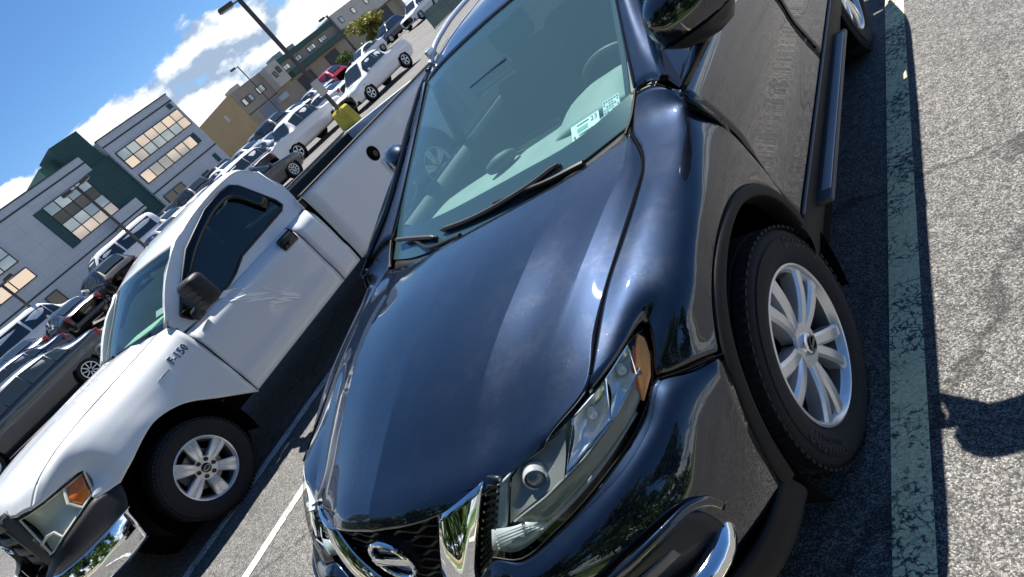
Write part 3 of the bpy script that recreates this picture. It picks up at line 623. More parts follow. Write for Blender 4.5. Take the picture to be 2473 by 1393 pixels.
# front end of the crossover
pmat('grille_black', (.012, .012, .013), .5); pmat('lamp_black', (.17, .19, .175), .25, .2, coat=.3); pmat('lamp_ball', (.10, .12, .13), .03, coat=1); pmat('lamp_glass_white', (.8, .8, .78), .2); pmat('lamp_guide', (.36, .42, .43), .3, .3)
def gy(x, z): return -.866 + .34 * x * x - .16 * (.86 - z)
gb = []
for z in (.885, .80, .70, .60, .52): gb.append([(x, gy(x, z) + .022, z) for x in (-.40, -.2, 0, .2, .40)])
grille = panel('grille', gb, MAT['void_black'], car, (0, 1, .7), 2, 4, t=0)
zz = .862; kk = 0
while zz > .56:
    P = []
    hw = .30 - (.862 - zz) * .55
    n = int(hw * 2 / .012)
    for i in range(n + 1):
        x = -hw + 2 * hw * i / n
        ph = ((x + (kk % 2) * .055) / .11) % 1.0
        wv = .008 * (1 if ph < .5 else -1) * min(1, 5 * min(ph % .5, .5 - ph % .5))
        P.append((x, gy(x, zz) + .004, zz + wv))
    MB().tube(P, .0050, 6).obj('grille_bar', MAT['grille_black'], grille)
    zz -= .026; kk += 1
for sg in (1, -1):
    V_ = [[(.258, -.846, .866), (.30, -.842, .876), (.36, -.815, .884), (.412, -.778, .886)], [(.205, -.892, .785), (.245, -.898, .79), (.31, -.885, .800), (.355, -.848, .805)], [(.146, -.918, .700), (.185, -.930, .703), (.25, -.932, .712), (.297, -.905, .72)], [(.08, -.935, .585), (.12, -.95, .59), (.18, -.955, .60), (.235, -.93, .61)]]
    panel('chrome_grille_wing', [[(sg * a, b, c) for a, b, c in r] for r in V_], MAT['chrome'], car, (0, 1, .7), 5, 4, t=.012)
    G_ = [[(.418, -.770, .884), (.462, -.778, .880)], [(.36, -.845, .80), (.415, -.838, .81)], [(.303, -.903, .715), (.374, -.880, .748)], [(.24, -.93, .60), (.31, -.93, .69)]]
    panel('grille_side_strip', [[(sg * a, b + .012, c) for a, b, c in r] for r in G_], MAT['satin_black'], car, (0, 1, .7), 5, 2, t=.01)
    gs = MB()
    for i in range(16):
        s = i / 15 * 2.6; k = min(int(s), 2); u = s - k
        a = Vector(G_[k][0]).lerp(Vector(G_[k + 1][0]), u); b = Vector(G_[k][1]).lerp(Vector(G_[k + 1][1]), u)
        a = Vector((sg * a.x, a.y + .006, a.z)); b = Vector((sg * b.x, b.y + .006, b.z)); gs.tube([a, b], .0045, 5)
    tag(gs.obj('strip_ribs', MAT['gloss_black'], grille), kind='stuff')
    # headlamp
    T = [(.467, -.790, .879), (.519, -.741, .884), (.597, -.684, .892), (.686, -.612, .901), (.732, -.532, .906), (.762, -.440, .904), (.780, -.408, .896)]
    B_ = [(.380, -.890, .752), (.465, -.890, .742), (.560, -.827, .752), (.670, -.717, .770), (.750, -.582, .789), (.776, -.492, .818), (.785, -.442, .856)]
    Mi = [tuple((a + b) / 2 + d for a, b, d in zip(p, q, (.012, -.016, .010))) for p, q in zip(T, B_)]
    s3 = lambda L, d=(0, 0, 0): [(sg * (a + d[0]), b + d[1], c + d[2]) for a, b, c in L]
    lens = panel('headlamp', [s3(T), s3(Mi), s3(B_)], MAT['lamp_glass'], car, (0, 1, .7), 6, 5, t=0)
    back = [s3(T, (-.02, .03, -.012)), s3(Mi, (-.055, .065, -.02)), s3(B_, (-.03, .035, .008))]
    panel('lamp_housing', back, MAT['lamp_dark'], lens, (0, 1, .7), 5, 5, t=0)
    lip = [s3(T, (0, 0, 0)), s3(T, (-.022, .026, -.022))]; panel('lamp_rim', lip, MAT['lamp_pale'], lens, (0, 1, .7), 2, 5, t=0)
    # pale light guide along the inner and lower edge
    lo = [lerpv(b, m, .06) for b, m in zip(B_[:5], Mi[:5])]; l2 = [lerpv(b, m, k_) for b, m, k_ in zip(B_[:5], Mi[:5], (.62, .58, .34, .22, .16))]
    panel('light_guide', [s3(lo, (-.012, .014, .0)), s3(l2, (-.02, .022, 0))], MAT['lamp_guide'], lens, (0, 1, .7), 2, 5, t=.004)
    vg = [[lerpv(T[0], B_[0], s) for s in (.06, .35, .7, .95)], [lerpv(lerpv(T[0], T[1], .62), lerpv(B_[0], B_[1], .5), s) for s in (.06, .35, .7, .95)]]
    panel('light_guide', [s3(r, (-.012, .016, 0)) for r in vg], MAT['lamp_guide'], lens, (0, 1, .7), 3, 3, t=.004)
    def hq(u, v, d):
        k = min(int(u * 6), 5); w = u * 6 - k; p = lerpv(T[k], T[k + 1], w); m_ = lerpv(Mi[k], Mi[k + 1], w); q = lerpv(B_[k], B_[k + 1], w)
        r_ = lerpv(p, m_, v * 2) if v < .5 else lerpv(m_, q, v * 2 - 1)
        return (sg * (r_[0] - .62 * d), r_[1] + .78 * d, r_[2] - .06 * d)
    # two deep silver reflectors, a projector and the dark bezel between them
    for (u0, u1, v0, v1) in ((.63, .80, .06, .58), (.44, .615, .06, .56)):
        um, vm = (u0 + u1) / 2, (v0 + v1) / 2
        V, F, _, _ = net([[hq(u0, v0, .014), hq(um, v0, .03), hq(u1, v0, .014)], [hq(u0, vm, .026), hq(um, vm + .04, .062), hq(u1, vm, .026)], [hq(u0 - .05, v1, .014), hq(um - .04, v1, .03), hq(u1 - .03, v1, .014)]], 4, 4)
        obj('reflector_bowl', V, orient(V, F, (0, 1, .7)), MAT['lamp_silver'], lens, angle=18)
        P = [Vector(hq(*q)) for q in ((u0, v0, .012), (u1, v0, .012), (u1 - .03, v1, .012), (u0 - .05, v1, .012), (u0, v0, .012))]; MB().tube(P, .0032, 6).obj('reflector_edge', MAT['chrome'], lens)
        V, F = lathe([(0, .0005), (.006, .007), (.0, .012), (-.02, .013)], 14); bo = MB().add(V, F); bo.tf(basis(hq(um, vm + .04, .04), Vector((sg * .6, -.78, .1)), (0, 0, 1))); bo.obj('bulb', MAT['lamp_glass_white'], lens)
    V, F, _, _ = net([[hq(u, .60, .016) for u in (.14, .3, .46, .62, .80)], [hq(u, .74, .018) for u in (.22, .36, .5, .64, .80)], [hq(u, .88, .012) for u in (.30, .42, .54, .66, .80)]], 3, 3); solid(obj('lamp_bezel', V, orient(V, F, (0, 1, .7)), MAT['lamp_black'], lens), .004)
    P = [Vector(hq(u, .60, .014)) for u in (.14, .3, .46, .62, .80)]; MB().tube(P, .0022, 5).obj('bezel_edge', MAT['lamp_silver'], lens)
    mt = basis(hq(.26, .36, .03), Vector((sg * .55, -.82, .12)), (0, 0, 1))
    V, F = lathe([(-.02, .030), (.008, .029), (.011, .026), (.006, .024)], 28); bo = MB().add(V, F); bo.tf(mt); bo.obj('projector_ring', MAT['lamp_silver'], lens, angle=50)
    V, F = lathe([(.016, .0005), (.014, .010), (.008, .018), (.0, .024)], 24); bo = MB().add(V, F); bo.tf(mt); bo.obj('projector_lens', MAT['lamp_ball'], lens, angle=60)
    V, F, _, _ = net([[hq(.115, .10, .012), hq(.20, .10, .03), hq(.40, .10, .012)], [hq(.115, .34, .02), hq(.22, .36, .05), hq(.40, .34, .02)], [hq(.115, .60, .012), hq(.20, .60, .03), hq(.38, .60, .012)]], 4, 4); obj('projector_shroud', V, orient(V, F, (0, 1, .7)), MAT['lamp_black'], lens, angle=20)
    for i in range(5): MB().tube([Vector(hq(.012 + .006 * i, .70 + .05 * i, .008)), Vector(hq(.20 + .02 * i, .70 + .05 * i, .008))], .0018, 5).obj('guide_rib', MAT['lamp_silver'], lens)
    am = [(.774, -.422, .894), (.782, -.424, .880), (.786, -.452, .850), (.779, -.492, .822), (.762, -.548, .803), (.757, -.546, .808), (.764, -.500, .858), (.768, -.455, .882)]
    V, F = prism([(sg * (a - .006), b + .004, c) for a, b, c in am], (-sg * .9, .4, 0), .006); obj('side_reflector', V, F, MAT['amber'], lens, smooth=False)
    am2 = [(.768, -.455, .884), (.764, -.500, .860), (.757, -.546, .810), (.753, -.540, .814), (.758, -.50, .868), (.764, -.452, .890)]
    V, F = prism([(sg * (a - .004), b + .002, c + .001) for a, b, c in am2], (-sg * .9, .4, 0), .004); obj('side_reflector', V, F, MAT['amber_red'], lens, smooth=False)
    sl_ = MB().tube([Vector((sg * p[0], p[1], p[2])) for p in hermite(B_, 30)], .002, 6); sl_.obj('lamp_seal', MAT['satin_black'], lens)
pmat('truck_grey_trim', (.20, .18, .15), .35, .3)
# bumper skin
BU = [[(.30, -.93, .71), (.381, -.893, .747), (.466, -.893, .737), (.562, -.830, .747), (.672, -.7195, .766), (.752, -.5845, .785), (.782, -.494, .814), (.901, -.398, .748)],
      [(.30, -.952, .69), (.392, -.938, .712), (.482, -.934, .706), (.592, -.870, .718), (.702, -.760, .738), (.787, -.620, .762), (.832, -.525, .782), (.903, -.413, .733)],
      [(.28, -.975, .60), (.40, -.965, .60), (.52, -.945, .60), (.64, -.885, .605), (.75, -.790, .612), (.825, -.680, .622), (.868, -.578, .632), (.900, -.480, .635)],
      [(.26, -.975, .48), (.40, -.965, .48), (.53, -.935, .48), (.66, -.880, .485), (.765, -.790, .490), (.838, -.690, .497), (.874, -.605, .505), (.892, -.515, .51)],
      [(.25, -.950, .36), (.40, -.940, .36), (.53, -.910, .36), (.65, -.860, .36), (.75, -.770, .36), (.82, -.680, .37), (.862, -.600, .38), (.884, -.535, .40)]]
panel('front_bumper', BU, BP, car, (0, .5, .6), 6, 5, mirror=True)
CB = [[(-.30, -.95, .56), (-.15, -.972, .56), (0, -.98, .56), (.15, -.972, .56), (.30, -.95, .56)], [(-.30, -.99, .50), (-.15, -1.0, .50), (0, -1.005, .50), (.15, -1.0, .50), (.30, -.99, .50)], [(-.30, -.96, .34), (-.15, -.97, .34), (0, -.975, .34), (.15, -.97, .34), (.30, -.96, .34)]]
panel('lower_bumper', CB, MAT['black_plastic'], car, (0, .5, .6), 3, 4)
for sg in (1, -1):
    FG = [[(.56, -.935, .625), (.66, -.880, .640), (.75, -.797, .648), (.803, -.712, .640)], [(.54, -.944, .56), (.66, -.888, .565), (.77, -.792, .570), (.835, -.700, .57)], [(.56, -.936, .47), (.66, -.889, .47), (.765, -.800, .475), (.835, -.708, .485)]]
    fg = panel('fog_lamp_recess', [[(sg * a, b - .004, c) for a, b, c in r] for r in FG], MAT['satin_black'], car, (0, .5, .6), 4, 4, t=.008)
    V, F, _, _ = net([[(sg * a, b - .013, c) for a, b, c in ((.52, -.950, .575), (.62, -.905, .600), (.70, -.850, .612), (.765, -.782, .610))], [(sg * a, b - .013, c) for a, b, c in ((.52, -.952, .545), (.62, -.910, .570), (.70, -.856, .585), (.772, -.782, .588))]], 3, 4); solid(obj('fog_lamp_bar', V, orient(V, F, (0, .5, .6)), MAT['truck_grey_trim'], fg), .012)
    V, F, _, _ = net([[(sg * a, b - .006, c) for a, b, c in ((.60, -.918, .650), (.70, -.852, .668), (.778, -.770, .668), (.815, -.705, .650), (.838, -.668, .612), (.848, -.655, .57))], [(sg * a, b - .012, c) for a, b, c in ((.60, -.922, .632), (.70, -.858, .650), (.778, -.776, .650), (.812, -.716, .634), (.833, -.682, .604), (.843, -.668, .565))]], 2, 4); solid(obj('fog_lamp_surround', V, orient(V, F, (0, .5, .6)), BP, fg), .01)
for sg in (1, -1):
    LT = [[(.887, -.50, .43), (.882, -.60, .442), (.855, -.69, .446), (.80, -.775, .446), (.68, -.875, .446)], [(.905, -.49, .36), (.895, -.60, .365), (.866, -.70, .365), (.806, -.785, .365), (.685, -.89, .365)], [(.893, -.48, .32), (.872, -.595, .315), (.838, -.685, .315), (.778, -.765, .315), (.66, -.86, .315)]]
    panel('lower_trim', [[(sg * a, b, c) for a, b, c in r] for r in LT], MAT['black_plastic'], car, (0, .5, .6), 4, 4)
# bright guard tube across the front
P = [(.70, -.60, .50), (.79, -.66, .515), (.825, -.74, .525), (.80, -.815, .53), (.70, -.905, .53), (.50, -.995, .53), (.25, -1.05, .53), (0, -1.065, .53)]
P = P + [(-a, b, c) for a, b, c in reversed(P[:-1])]
MB().tube(hermite(P, 90), .030, 18).obj('guard_tube', MAT['chrome'], car)
# badge
em = empty('badge', (0, -.897, .775), (-.12, 0, 0), parent=car)
MB().tube([(.076 * cos(q), -.012, .068 * sin(q)) for q in [2 * pi * i / 40 for i in range(41)]], .0085, 10, False).obj('badge_ring', MAT['chrome'], em)
MB().box((0, -.014, 0), (.175, .012, .028), .004).obj('badge_bar', MAT['chrome'], em)
V, F = lathe([(0, .070), (.004, .064), (.006, .0005)], 32); bk = MB().add(V, F); bk.tf(Matrix.Rotation(-pi / 2, 4, 'Z')); bk.obj('badge_disc', MAT['gloss_black'], em)
V, F = lathe([(-.06, .074), (.0, .074)], 32); bk = MB().add(V, F); bk.tf(Matrix.Rotation(-pi / 2, 4, 'Z')); bk.obj('badge_housing', MAT['satin_black'], em)
# cowl, wipers
CW = [[(-.66, .300, 1.070), (-.4, .215, 1.066), (0, .178, 1.066), (.4, .215, 1.066), (.66, .300, 1.070)], [(-.66, .36, 1.092), (-.4, .272, 1.080), (0, .235, 1.078), (.4, .272, 1.080), (.66, .36, 1.092)]]
panel('cowl', CW, MAT['black_plastic'], car, (0, 1, 0), 2, 4)
def wiper(blade, arm):
    w = MB(); Pb = hermite(blade, 20); w.tube(Pb, .006, 6); w.tube([p + Vector((0, -.010, .010)) for p in Pb], [.004] + [.010] * 19 + [.004], 6)
    o = w.obj('wiper', MAT['wiper'], car); a = MB(); a.tube(hermite(arm, 10), [.012, .012, .011, .010, .009, .009, .008, .008, .007, .007, .006], 8); a.obj('wiper_arm', MAT['satin_black'], o)
wiper([(-.235, .285, 1.118), (-.05, .258, 1.106), (.15, .250, 1.103), (.30, .262, 1.106), (.40, .285, 1.112)], [(.50, .245, 1.090), (.36, .235, 1.100), (.22, .246, 1.112), (.08, .266, 1.118)])
wiper([(-.60, .385, 1.150), (-.46, .338, 1.134), (-.27, .268, 1.112)], [(-.10, .205, 1.092), (-.32, .240, 1.105), (-.44, .318, 1.132)])
# cabin
D = [[(-.66, .40, 1.085), (-.4, .33, 1.075), (0, .30, 1.072), (.4, .33, 1.075), (.66, .40, 1.085)], [(-.68, .60, 1.085), (-.42, .56, 1.088), (0, .55, 1.09), (.40, .56, 1.092), (.68, .60, 1.085)], [(-.69, .78, 1.065), (-.42, .80, 1.072), (0, .80, 1.075), (.42, .78, 1.085), (.69, .78, 1.065)], [(-.69, .86, .98), (-.42, .90, .96), (0, .91, .96), (.42, .88, .98), (.69, .86, .98)], [(-.69, .82, .70), (-.42, .84, .68), (0, .86, .68), (.42, .84, .68), (.69, .82, .70)]]
dash = panel('dashboard', D, MAT['dash'], car, (0, .5, .5), 5, 5, t=0)
V, F, _, _ = net([[(.18, .62, 1.085), (.28, .58, 1.105), (.40, .57, 1.115), (.52, .59, 1.105), (.60, .64, 1.085)], [(.18, .74, 1.08), (.28, .72, 1.14), (.40, .72, 1.150), (.52, .73, 1.14), (.60, .75, 1.08)], [(.19, .86, 1.06), (.28, .88, 1.125), (.40, .885, 1.135), (.52, .88, 1.125), (.60, .86, 1.06)]], 5, 5)
solid(obj('instrument_hood', V, orient(V, F, (.4, .7, .9)), MAT['dash'], dash), .012)
MB().box((0, .87, 1.02), (.26, .03, .16), .01).obj('centre_screen', MAT['gloss_black'], dash)
V, F = lathe([(-1, .0005), (-.8, .6), (-.3, .96), (0, 1), (.5, .85), (.85, .5), (1, .0005)], 20)
obj('dash_oval', [Vector((-.09 + v.x * .075, .66 + v.y * .035 + v.x * .03, 1.125 + v.z * .035)) for v in V], F, MAT['dash_dark'], dash)  # dark oval shape on the dashboard, with a short stem
MB().tube([(-.06, .68, 1.12), (.0, .75, 1.08)], .008, 8).obj('oval_stem', MAT['dash_dark'], dash)
st = MB(); c0 = Vector((.40, 1.04, 1.03)); ax = Vector((0, -.42, -.9)).normalized()
e1 = Vector((1, 0, 0)); e2 = Vector((0, .9, -.42)).normalized() * -1; e2 = Vector((0, -.42, .9)).normalized()
st.tube([c0 + (e1 * cos(q) + e2 * sin(q)) * .185 for q in [2 * pi * i / 40 for i in range(41)]], .015, 10, False)
for q in (pi, 0, -pi / 2): st.tube([c0, c0 + (e1 * cos(q) + e2 * sin(q)) * .18], .018, 8)
st.box(c0, (.13, .05, .10), .02); st.obj('steering_wheel', MAT['dash_dark'], car)
for sx in (-.38, .38):
    se = MB().box((sx, 1.42, .72), (.50, .52, .16), .05); seat = se.obj('front_seat', MAT['seat'], car)
    V, F, _, _ = net([[(sx - .23, 1.60, .78), (sx - .1, 1.56, .78), (sx + .1, 1.56, .78), (sx + .23, 1.60, .78)], [(sx - .25, 1.70, 1.05), (sx - .1, 1.67, 1.05), (sx + .1, 1.67, 1.05), (sx + .25, 1.70, 1.05)], [(sx - .19, 1.80, 1.28), (sx - .1, 1.77, 1.30), (sx + .1, 1.77, 1.30), (sx + .19, 1.80, 1.28)]], 5, 4); solid(obj('seat_back', V, F, MAT['seat'], seat), .12, 0)
    MB().box((sx, 1.80, 1.40), (.26, .11, .17), .045).obj('headrest', MAT['seat'], seat)
rs = MB().box((0, 2.55, .95), (1.2, .2, .62), .05); rs.obj('rear_seat', MAT['seat'], car)
for sg in (1, -1):
    V, F, _, _ = net([[(sg * .80, .62, 1.118), (sg * .765, .62, 1.128), (sg * .735, .62, 1.10), (sg * .74, .62, .7)], [(sg * .80, 1.3, 1.122), (sg * .765, 1.3, 1.135), (sg * .735, 1.3, 1.105), (sg * .74, 1.3, .7)], [(sg * .80, 2.4, 1.13), (sg * .765, 2.4, 1.14), (sg * .735, 2.4, 1.11), (sg * .74, 2.4, .7)]], 3, 4); obj('door_trim', V, F, MAT['dash'], car)
panel('roof_lining', [[(x * .96, y + .03, z - .035) for x, y, z in r] for r in RO], MAT['headliner'], car, (0, 2, 3), 3, 3, t=0)
MB().box((0, 1.5, .50), (1.40, 1.5, .06)).obj('cabin_floor', MAT['seat'], car, smooth=False)
iv = MB().box((0, .86, 1.385), (.24, .03, .07), .014); iv.obj('rear_view_mirror', MAT['gloss_black'], car)
# papers on the screen
def on_screen(u0, v0, w, h, ang, name, parent):
    """a small sheet lying just inside the screen, u across, v up along the glass"""
    ey = Vector((0, .89, .455)).normalized(); ex = Vector((.985, .15, 0)).normalized()
    c = Vector((u0[0], u0[1], u0[2]))
    m = basis(c, ex * cos(ang) + ey * sin(ang), ey * cos(ang) - ex * sin(ang)); return m
m1 = on_screen((.468, .436, 1.133), 0, 0, 0, -.02, '', car)
s1 = MB().box((0, 0, 0), (.118, .076, .001)); s1.tf(m1); s1o = s1.obj('inspection_sticker', MAT['sticker_white'], car, smooth=False)
for (tx, sx, sy, sz, mt) in (('23', .038, .016, .030, 'ink'), ('9', -.048, -.024, .026, 'ink')):
    V, F = text_mesh(tx, sz); t_ = MB().add(V, F); t_.tf(m1 @ Matrix.Translation((sx, sy, .0015))); t_.obj('sticker_number', MAT[mt], s1o, smooth=False)
for (cx, cy, w, h, mt) in ((-.008, .022, .05, .005, 'ink'), (-.012, .0, .045, .018, 'ink_green'), (.0, -.020, .06, .005, 'ink'), (.0, .036, .118, .003, 'ink_green'), (.0, -.036, .118, .003, 'ink_green')):
    b_ = MB().box((cx, cy, .0012), (w, h, .0006)); b_.tf(m1); b_.obj('sticker_print', MAT[mt], s1o, smooth=False)
m2 = on_screen((.578, .462, 1.142), 0, 0, 0, -.04, '', car)
s2 = MB().box((0, 0, 0), (.066, .062, .001)); s2.tf(m2); s2o = s2.obj('registration_sticker', MAT['lamp_pale'], car, smooth=False)
random.seed(3)
for i in range(5):
    for k in range(6):
        if random.random() < .75: b_ = MB().box((-.026 + k * .0105, .024 - i * .011, .0012), (.007, .004 if i % 2 else .006, .0006)); b_.tf(m2); b_.obj('sticker_print', MAT['ink'], s2o, smooth=False)
# ---------------------------------------------------------------- white pickup beside it
tk = empty('pickup_truck', (-4.32, -.07, .155))
tag(tk, 'white regular-cab work pickup parked next to the black crossover, black mirror and chrome bumper', 'pickup truck')
WP = MAT['white_paint']; TC = (0, 1.5, .6)
pmat('truck_grey', (.052, .055, .060), .55, bump=.1, bump_scale=300); pmat('truck_black', (.014, .015, .017), .55); pmat('lamp_bezel', (.80, .77, .66), .35); pmat('lamp_reflect', (.66, .67, .55), .2, .12)
pmat('amber_bright', (.95, .20, .012), .25, coat=.5, noise_amt=.15, noise_scale=25); pmat('fabric_green', (.42, .55, .45), .8); pmat('decal_white', (.97, .97, .96), .5); pmat('liner', (.02, .02, .022), .8)
kc = [(0, .50, 1.250), (0, .2, 1.245), (0, -.2, 1.230), (0, -.55, 1.200), (0, -.78, 1.150), (0, -.865, 1.085)]
kk_ = [(.40, .53, 1.248), (.41, .2, 1.242), (.425, -.2, 1.226), (.435, -.53, 1.195), (.44, -.74, 1.138), (.45, -.825, 1.055)]
kl = [(.50, .545, 1.222), (.515, .2, 1.215), (.53, -.2, 1.198), (.54, -.50, 1.168), (.55, -.71, 1.105), (.55, -.795, 1.018)]
kg = [(.728, .60, 1.202), (.730, .2, 1.186), (.730, -.2, 1.166), (.722, -.42, 1.140), (.69, -.60, 1.085), (.655, -.735, .997)]
hm = MB()
for cols in ((kc, [tuple((a + b) / 2 + d for a, b, d in zip(p, q, (0, -.005, .003))) for p, q in zip(kc, kk_)], kk_), (kk_, kl), (kl, [tuple((a + b) / 2 + d for a, b, d in zip(p, q, (0, 0, .006))) for p, q in zip(kl, kg)], kg)):
    V, F, _, _ = net([[c[i] for c in cols] for i in range(6)], 5, 6); F = orient(V, F, (0, 0, .2)); hm.add(V, F); hm.add(*mir(V, F))
hd = hm.obj('bonnet', WP, tk, angle=180)
bm = bmesh.new(); bm.from_mesh(hd.data); bmesh.ops.remove_doubles(bm, verts=bm.verts[:], dist=.0008); bmesh.ops.recalc_face_normals(bm, faces=bm.faces[:])
if sum(f.normal.z for f in bm.faces) < 0: bmesh.ops.reverse_faces(bm, faces=bm.faces[:])
bm.to_mesh(hd.data); bm.free(); hd.data.polygons.foreach_set('use_smooth', [True] * len(hd.data.polygons)); solid(hd, .012)
FW = [[(.662, -.730, .995), (.72, -.645, .980), (.785, -.508, .966), (.828, -.424, .947), (.850, -.440, .868), (.876, -.525, .792), (.935, -.375, .735)],
      [(.697, -.595, 1.084), (.755, -.53, 1.062), (.815, -.44, 1.012), (.860, -.372, .956), (.886, -.365, .892), (.910, -.375, .830), (.953, -.312, .757)],
      [(.728, -.400, 1.143), (.79, -.385, 1.125), (.845, -.345, 1.060), (.890, -.305, .980), (.920, -.285, .915), (.945, -.270, .850), (.967, -.245, .775)],
      [(.736, -.20, 1.166), (.81, -.19, 1.146), (.872, -.17, 1.075), (.914, -.15, .995), (.938, -.13, .935), (.957, -.11, .880), (.972, -.10, .818)],
      [(.737, .05, 1.178), (.815, .05, 1.152), (.882, .05, 1.080), (.922, .05, 1.000), (.945, .05, .940), (.963, .05, .888), (.976, .04, .838)],
      [(.737, .25, 1.187), (.82, .25, 1.157), (.890, .26, 1.080), (.930, .27, .990), (.950, .27, .910), (.963, .26, .840), (.976, .235, .775)],
      [(.737, .42, 1.194), (.825, .45, 1.163), (.900, .46, 1.080), (.937, .47, .970), (.953, .47, .850), (.962, .46, .730), (.974, .445, .590)],
      [(.740, .595, 1.203), (.83, .655, 1.180), (.905, .662, 1.090), (.940, .662, .960), (.955, .662, .800), (.962, .662, .600), (.960, .662, .395)]]
panel('front_wing', FW, WP, tk, TC, 5, 5, mirror=True)
DZ = [(.674, 1.185), (.80, 1.088), (1.0, 1.080), (1.2, 1.082), (1.34, 1.105), (1.48, 1.155), (1.7, 1.172), (1.945, 1.185)]
panel('door', [[(.8745, y, 1.075), (.915, y, 1.03), (.942, y, .98), (.957, y, .80), (.955, y, .64), (.963, y, .56), (.958, y, .48), (.945, y, .405)] for y, z in DZ], WP, tk, TC, 4, 4, mirror=True)
panel('cab_corner', [[(.8745, y, 1.075), (.915, y, 1.03), (.942, y, .98), (.957, y, .80), (.955, y, .64), (.963, y, .56), (.958, y, .48), (.945, y, .405)] for y in (1.955, 2.1, 2.225)], WP, tk, TC, 2, 4, mirror=True)
def resample(L, n, c):
    L = list(L) + [L[0]]; out = []
    for i in range(n):
        a = -pi + 2 * pi * i / n; d = Vector((cos(a), sin(a))); best = None
        for p, q in zip(L, L[1:]):
            p2 = Vector(p) - Vector(c); e2 = Vector(q) - Vector(p); den = d.x * e2.y - d.y * e2.x
            if abs(den) < 1e-9: continue
            t = (p2.x * e2.y - p2.y * e2.x) / den; u = (p2.x * d.y - p2.y * d.x) / den
            if t > 0 and -1e-6 <= u <= 1 + 1e-6 and (best is None or t > best): best = t
        out.append((c[0] + d.x * best, c[1] + d.y * best))
    return out
def ring_loops(a, b, n, c=(1.55, 1.33)): return resample(a, n, c), resample(b, n, c)
def sx_(z): return .872 - (z - 1.09) * .19
for sg in (1, -1):
    fr = [(.63, 1.20), (.674, 1.16), (.674, 1.072), (2.225, 1.072), (2.27, 1.20), (2.29, 1.34), (2.22, 1.57), (2.13, 1.660), (1.97, 1.685), (1.70, 1.675), (1.25, 1.600), (1.00, 1.500), (.80, 1.36)]
    wn = [(.765, 1.185), (.80, 1.108), (.86, 1.092), (1.20, 1.092), (1.32, 1.115), (1.48, 1.172), (2.07, 1.200), (2.115, 1.225), (2.11, 1.29), (1.985, 1.58), (1.93, 1.63), (1.82, 1.642), (1.60, 1.618), (1.22, 1.495), (.97, 1.34)]
    A_, B_r = ring_loops(fr, wn, 72); nr_ = len(A_)
    V = [Vector((sg * sx_(z), y, z)) for y, z in A_] + [Vector((sg * sx_(z), y, z)) for y, z in B_r]; F = [(i, (i + 1) % nr_, nr_ + (i + 1) % nr_, nr_ + i) for i in range(nr_)]
    solid(obj('door_frame', V, orient(V, F, (0, 1.5, 1.3)), WP, tk, smooth=False), .04)
    V, F = prism([(sg * (sx_(z) - .012), y, z) for y, z in wn], (sg, 0, 0), .003); obj('side_window', V, F, MAT['truck_side'], tk, smooth=False)
    P = [Vector((sg * (sx_(z) + .006), y, z)) for y, z in wn]; MB().tube(P + [P[0]], .011, 6).obj('window_seal', MAT['truck_black'], tk)
    e0_ = [(.99, 1.352), (1.22, 1.495), (1.60, 1.618), (1.82, 1.642), (1.93, 1.63), (1.985, 1.58), (2.09, 1.33)]
    e1_ = [(1.02, 1.338), (1.25, 1.462), (1.60, 1.578), (1.79, 1.600), (1.87, 1.590), (1.925, 1.545), (2.03, 1.31)]; e2_ = [(1.05, 1.325), (1.27, 1.437), (1.60, 1.545), (1.76, 1.562), (1.82, 1.552), (1.87, 1.51), (1.975, 1.29)]
    V, F, _, _ = net([[(sg * (sx_(z) + .010), y, z) for y, z in e0_], [(sg * (sx_(z) + .030), y, z) for y, z in e1_], [(sg * (sx_(z) + .026), y, z) for y, z in e2_]], 3, 4)
    solid(obj('rain_deflector', V, orient(V, F, (0, 1.6, 1.3)), MAT['privacy_glass'], tk, angle=60), .004)
    panel('windscreen_pillar', [[(sg * .805, .655, 1.200), (sg * .84, .62, 1.210), (sg * .856, .625, 1.198)], [(sg * .775, .93, 1.395), (sg * .80, .91, 1.425), (sg * .814, .90, 1.432)], [(sg * .738, 1.185, 1.578), (sg * .762, 1.19, 1.592), (sg * .780, 1.22, 1.592)]], WP, tk, (0, 1.4, 1), 4, 3)
    # bed side with arch
    rows = []
    for y in [2.262, 2.6, 3.0, 3.30, 3.385] + [3.84 + .452 * cos(pi - pi * i / 10) for i in range(11)] + [4.295, 4.4, 4.7, 4.88]:
        d = .452 ** 2 - (y - 3.84) ** 2; zb = .40 if d <= 1e-4 else max(.40, .37 + sqrt(d)); fl = .012 * max(0, 1 - abs(y - 3.84) / .75)
        rows.append([(sg * .930, y, 1.172), (sg * .948, y, 1.14), (sg * (.955 + fl * .3), y, max(1.02, zb + .05)), (sg * (.957 + fl), y, max(.86, zb + .03)), (sg * (.953 + fl * 1.4), y, max(.66, zb + .012)), (sg * (.958 + fl * 1.6), y, max(.56, zb + .004)), (sg * (.945 + fl * 1.6), y, zb)])
    panel('bed_side', rows, WP, tk, TC, 2, 3, angle=40)
    MB().box((sg * .915, 3.57, 1.180), (.075, 2.61, .016), .006).obj('bed_rail_cap', MAT['truck_black'], tk)
    for y0 in (0, 3.84):
        prof = [(y0 + .47 * cos(a), .37 + .47 * sin(a)) for a in [pi * (-.1 + 1.2 * i / 24) for i in range(25)]]
        V = [Vector((sg * x, y, z)) for y, z in prof for x in (.965, .5)]; F = [(2 * i, 2 * i + 1, 2 * i + 3, 2 * i + 2) for i in range(24)]
        V += [Vector((sg * .5, y0 + .6 * cos(a), .4 + .6 * sin(a))) for a in [2 * pi * i / 24 for i in range(24)]]; F.append(tuple(range(50, 74)))
        obj('wheel_well', V, F, MAT['void_black'], tk)
    make_wheel(tk, (sg * .965, 0, .355), .357, .228, .25, 'six', .25, .0, sg)
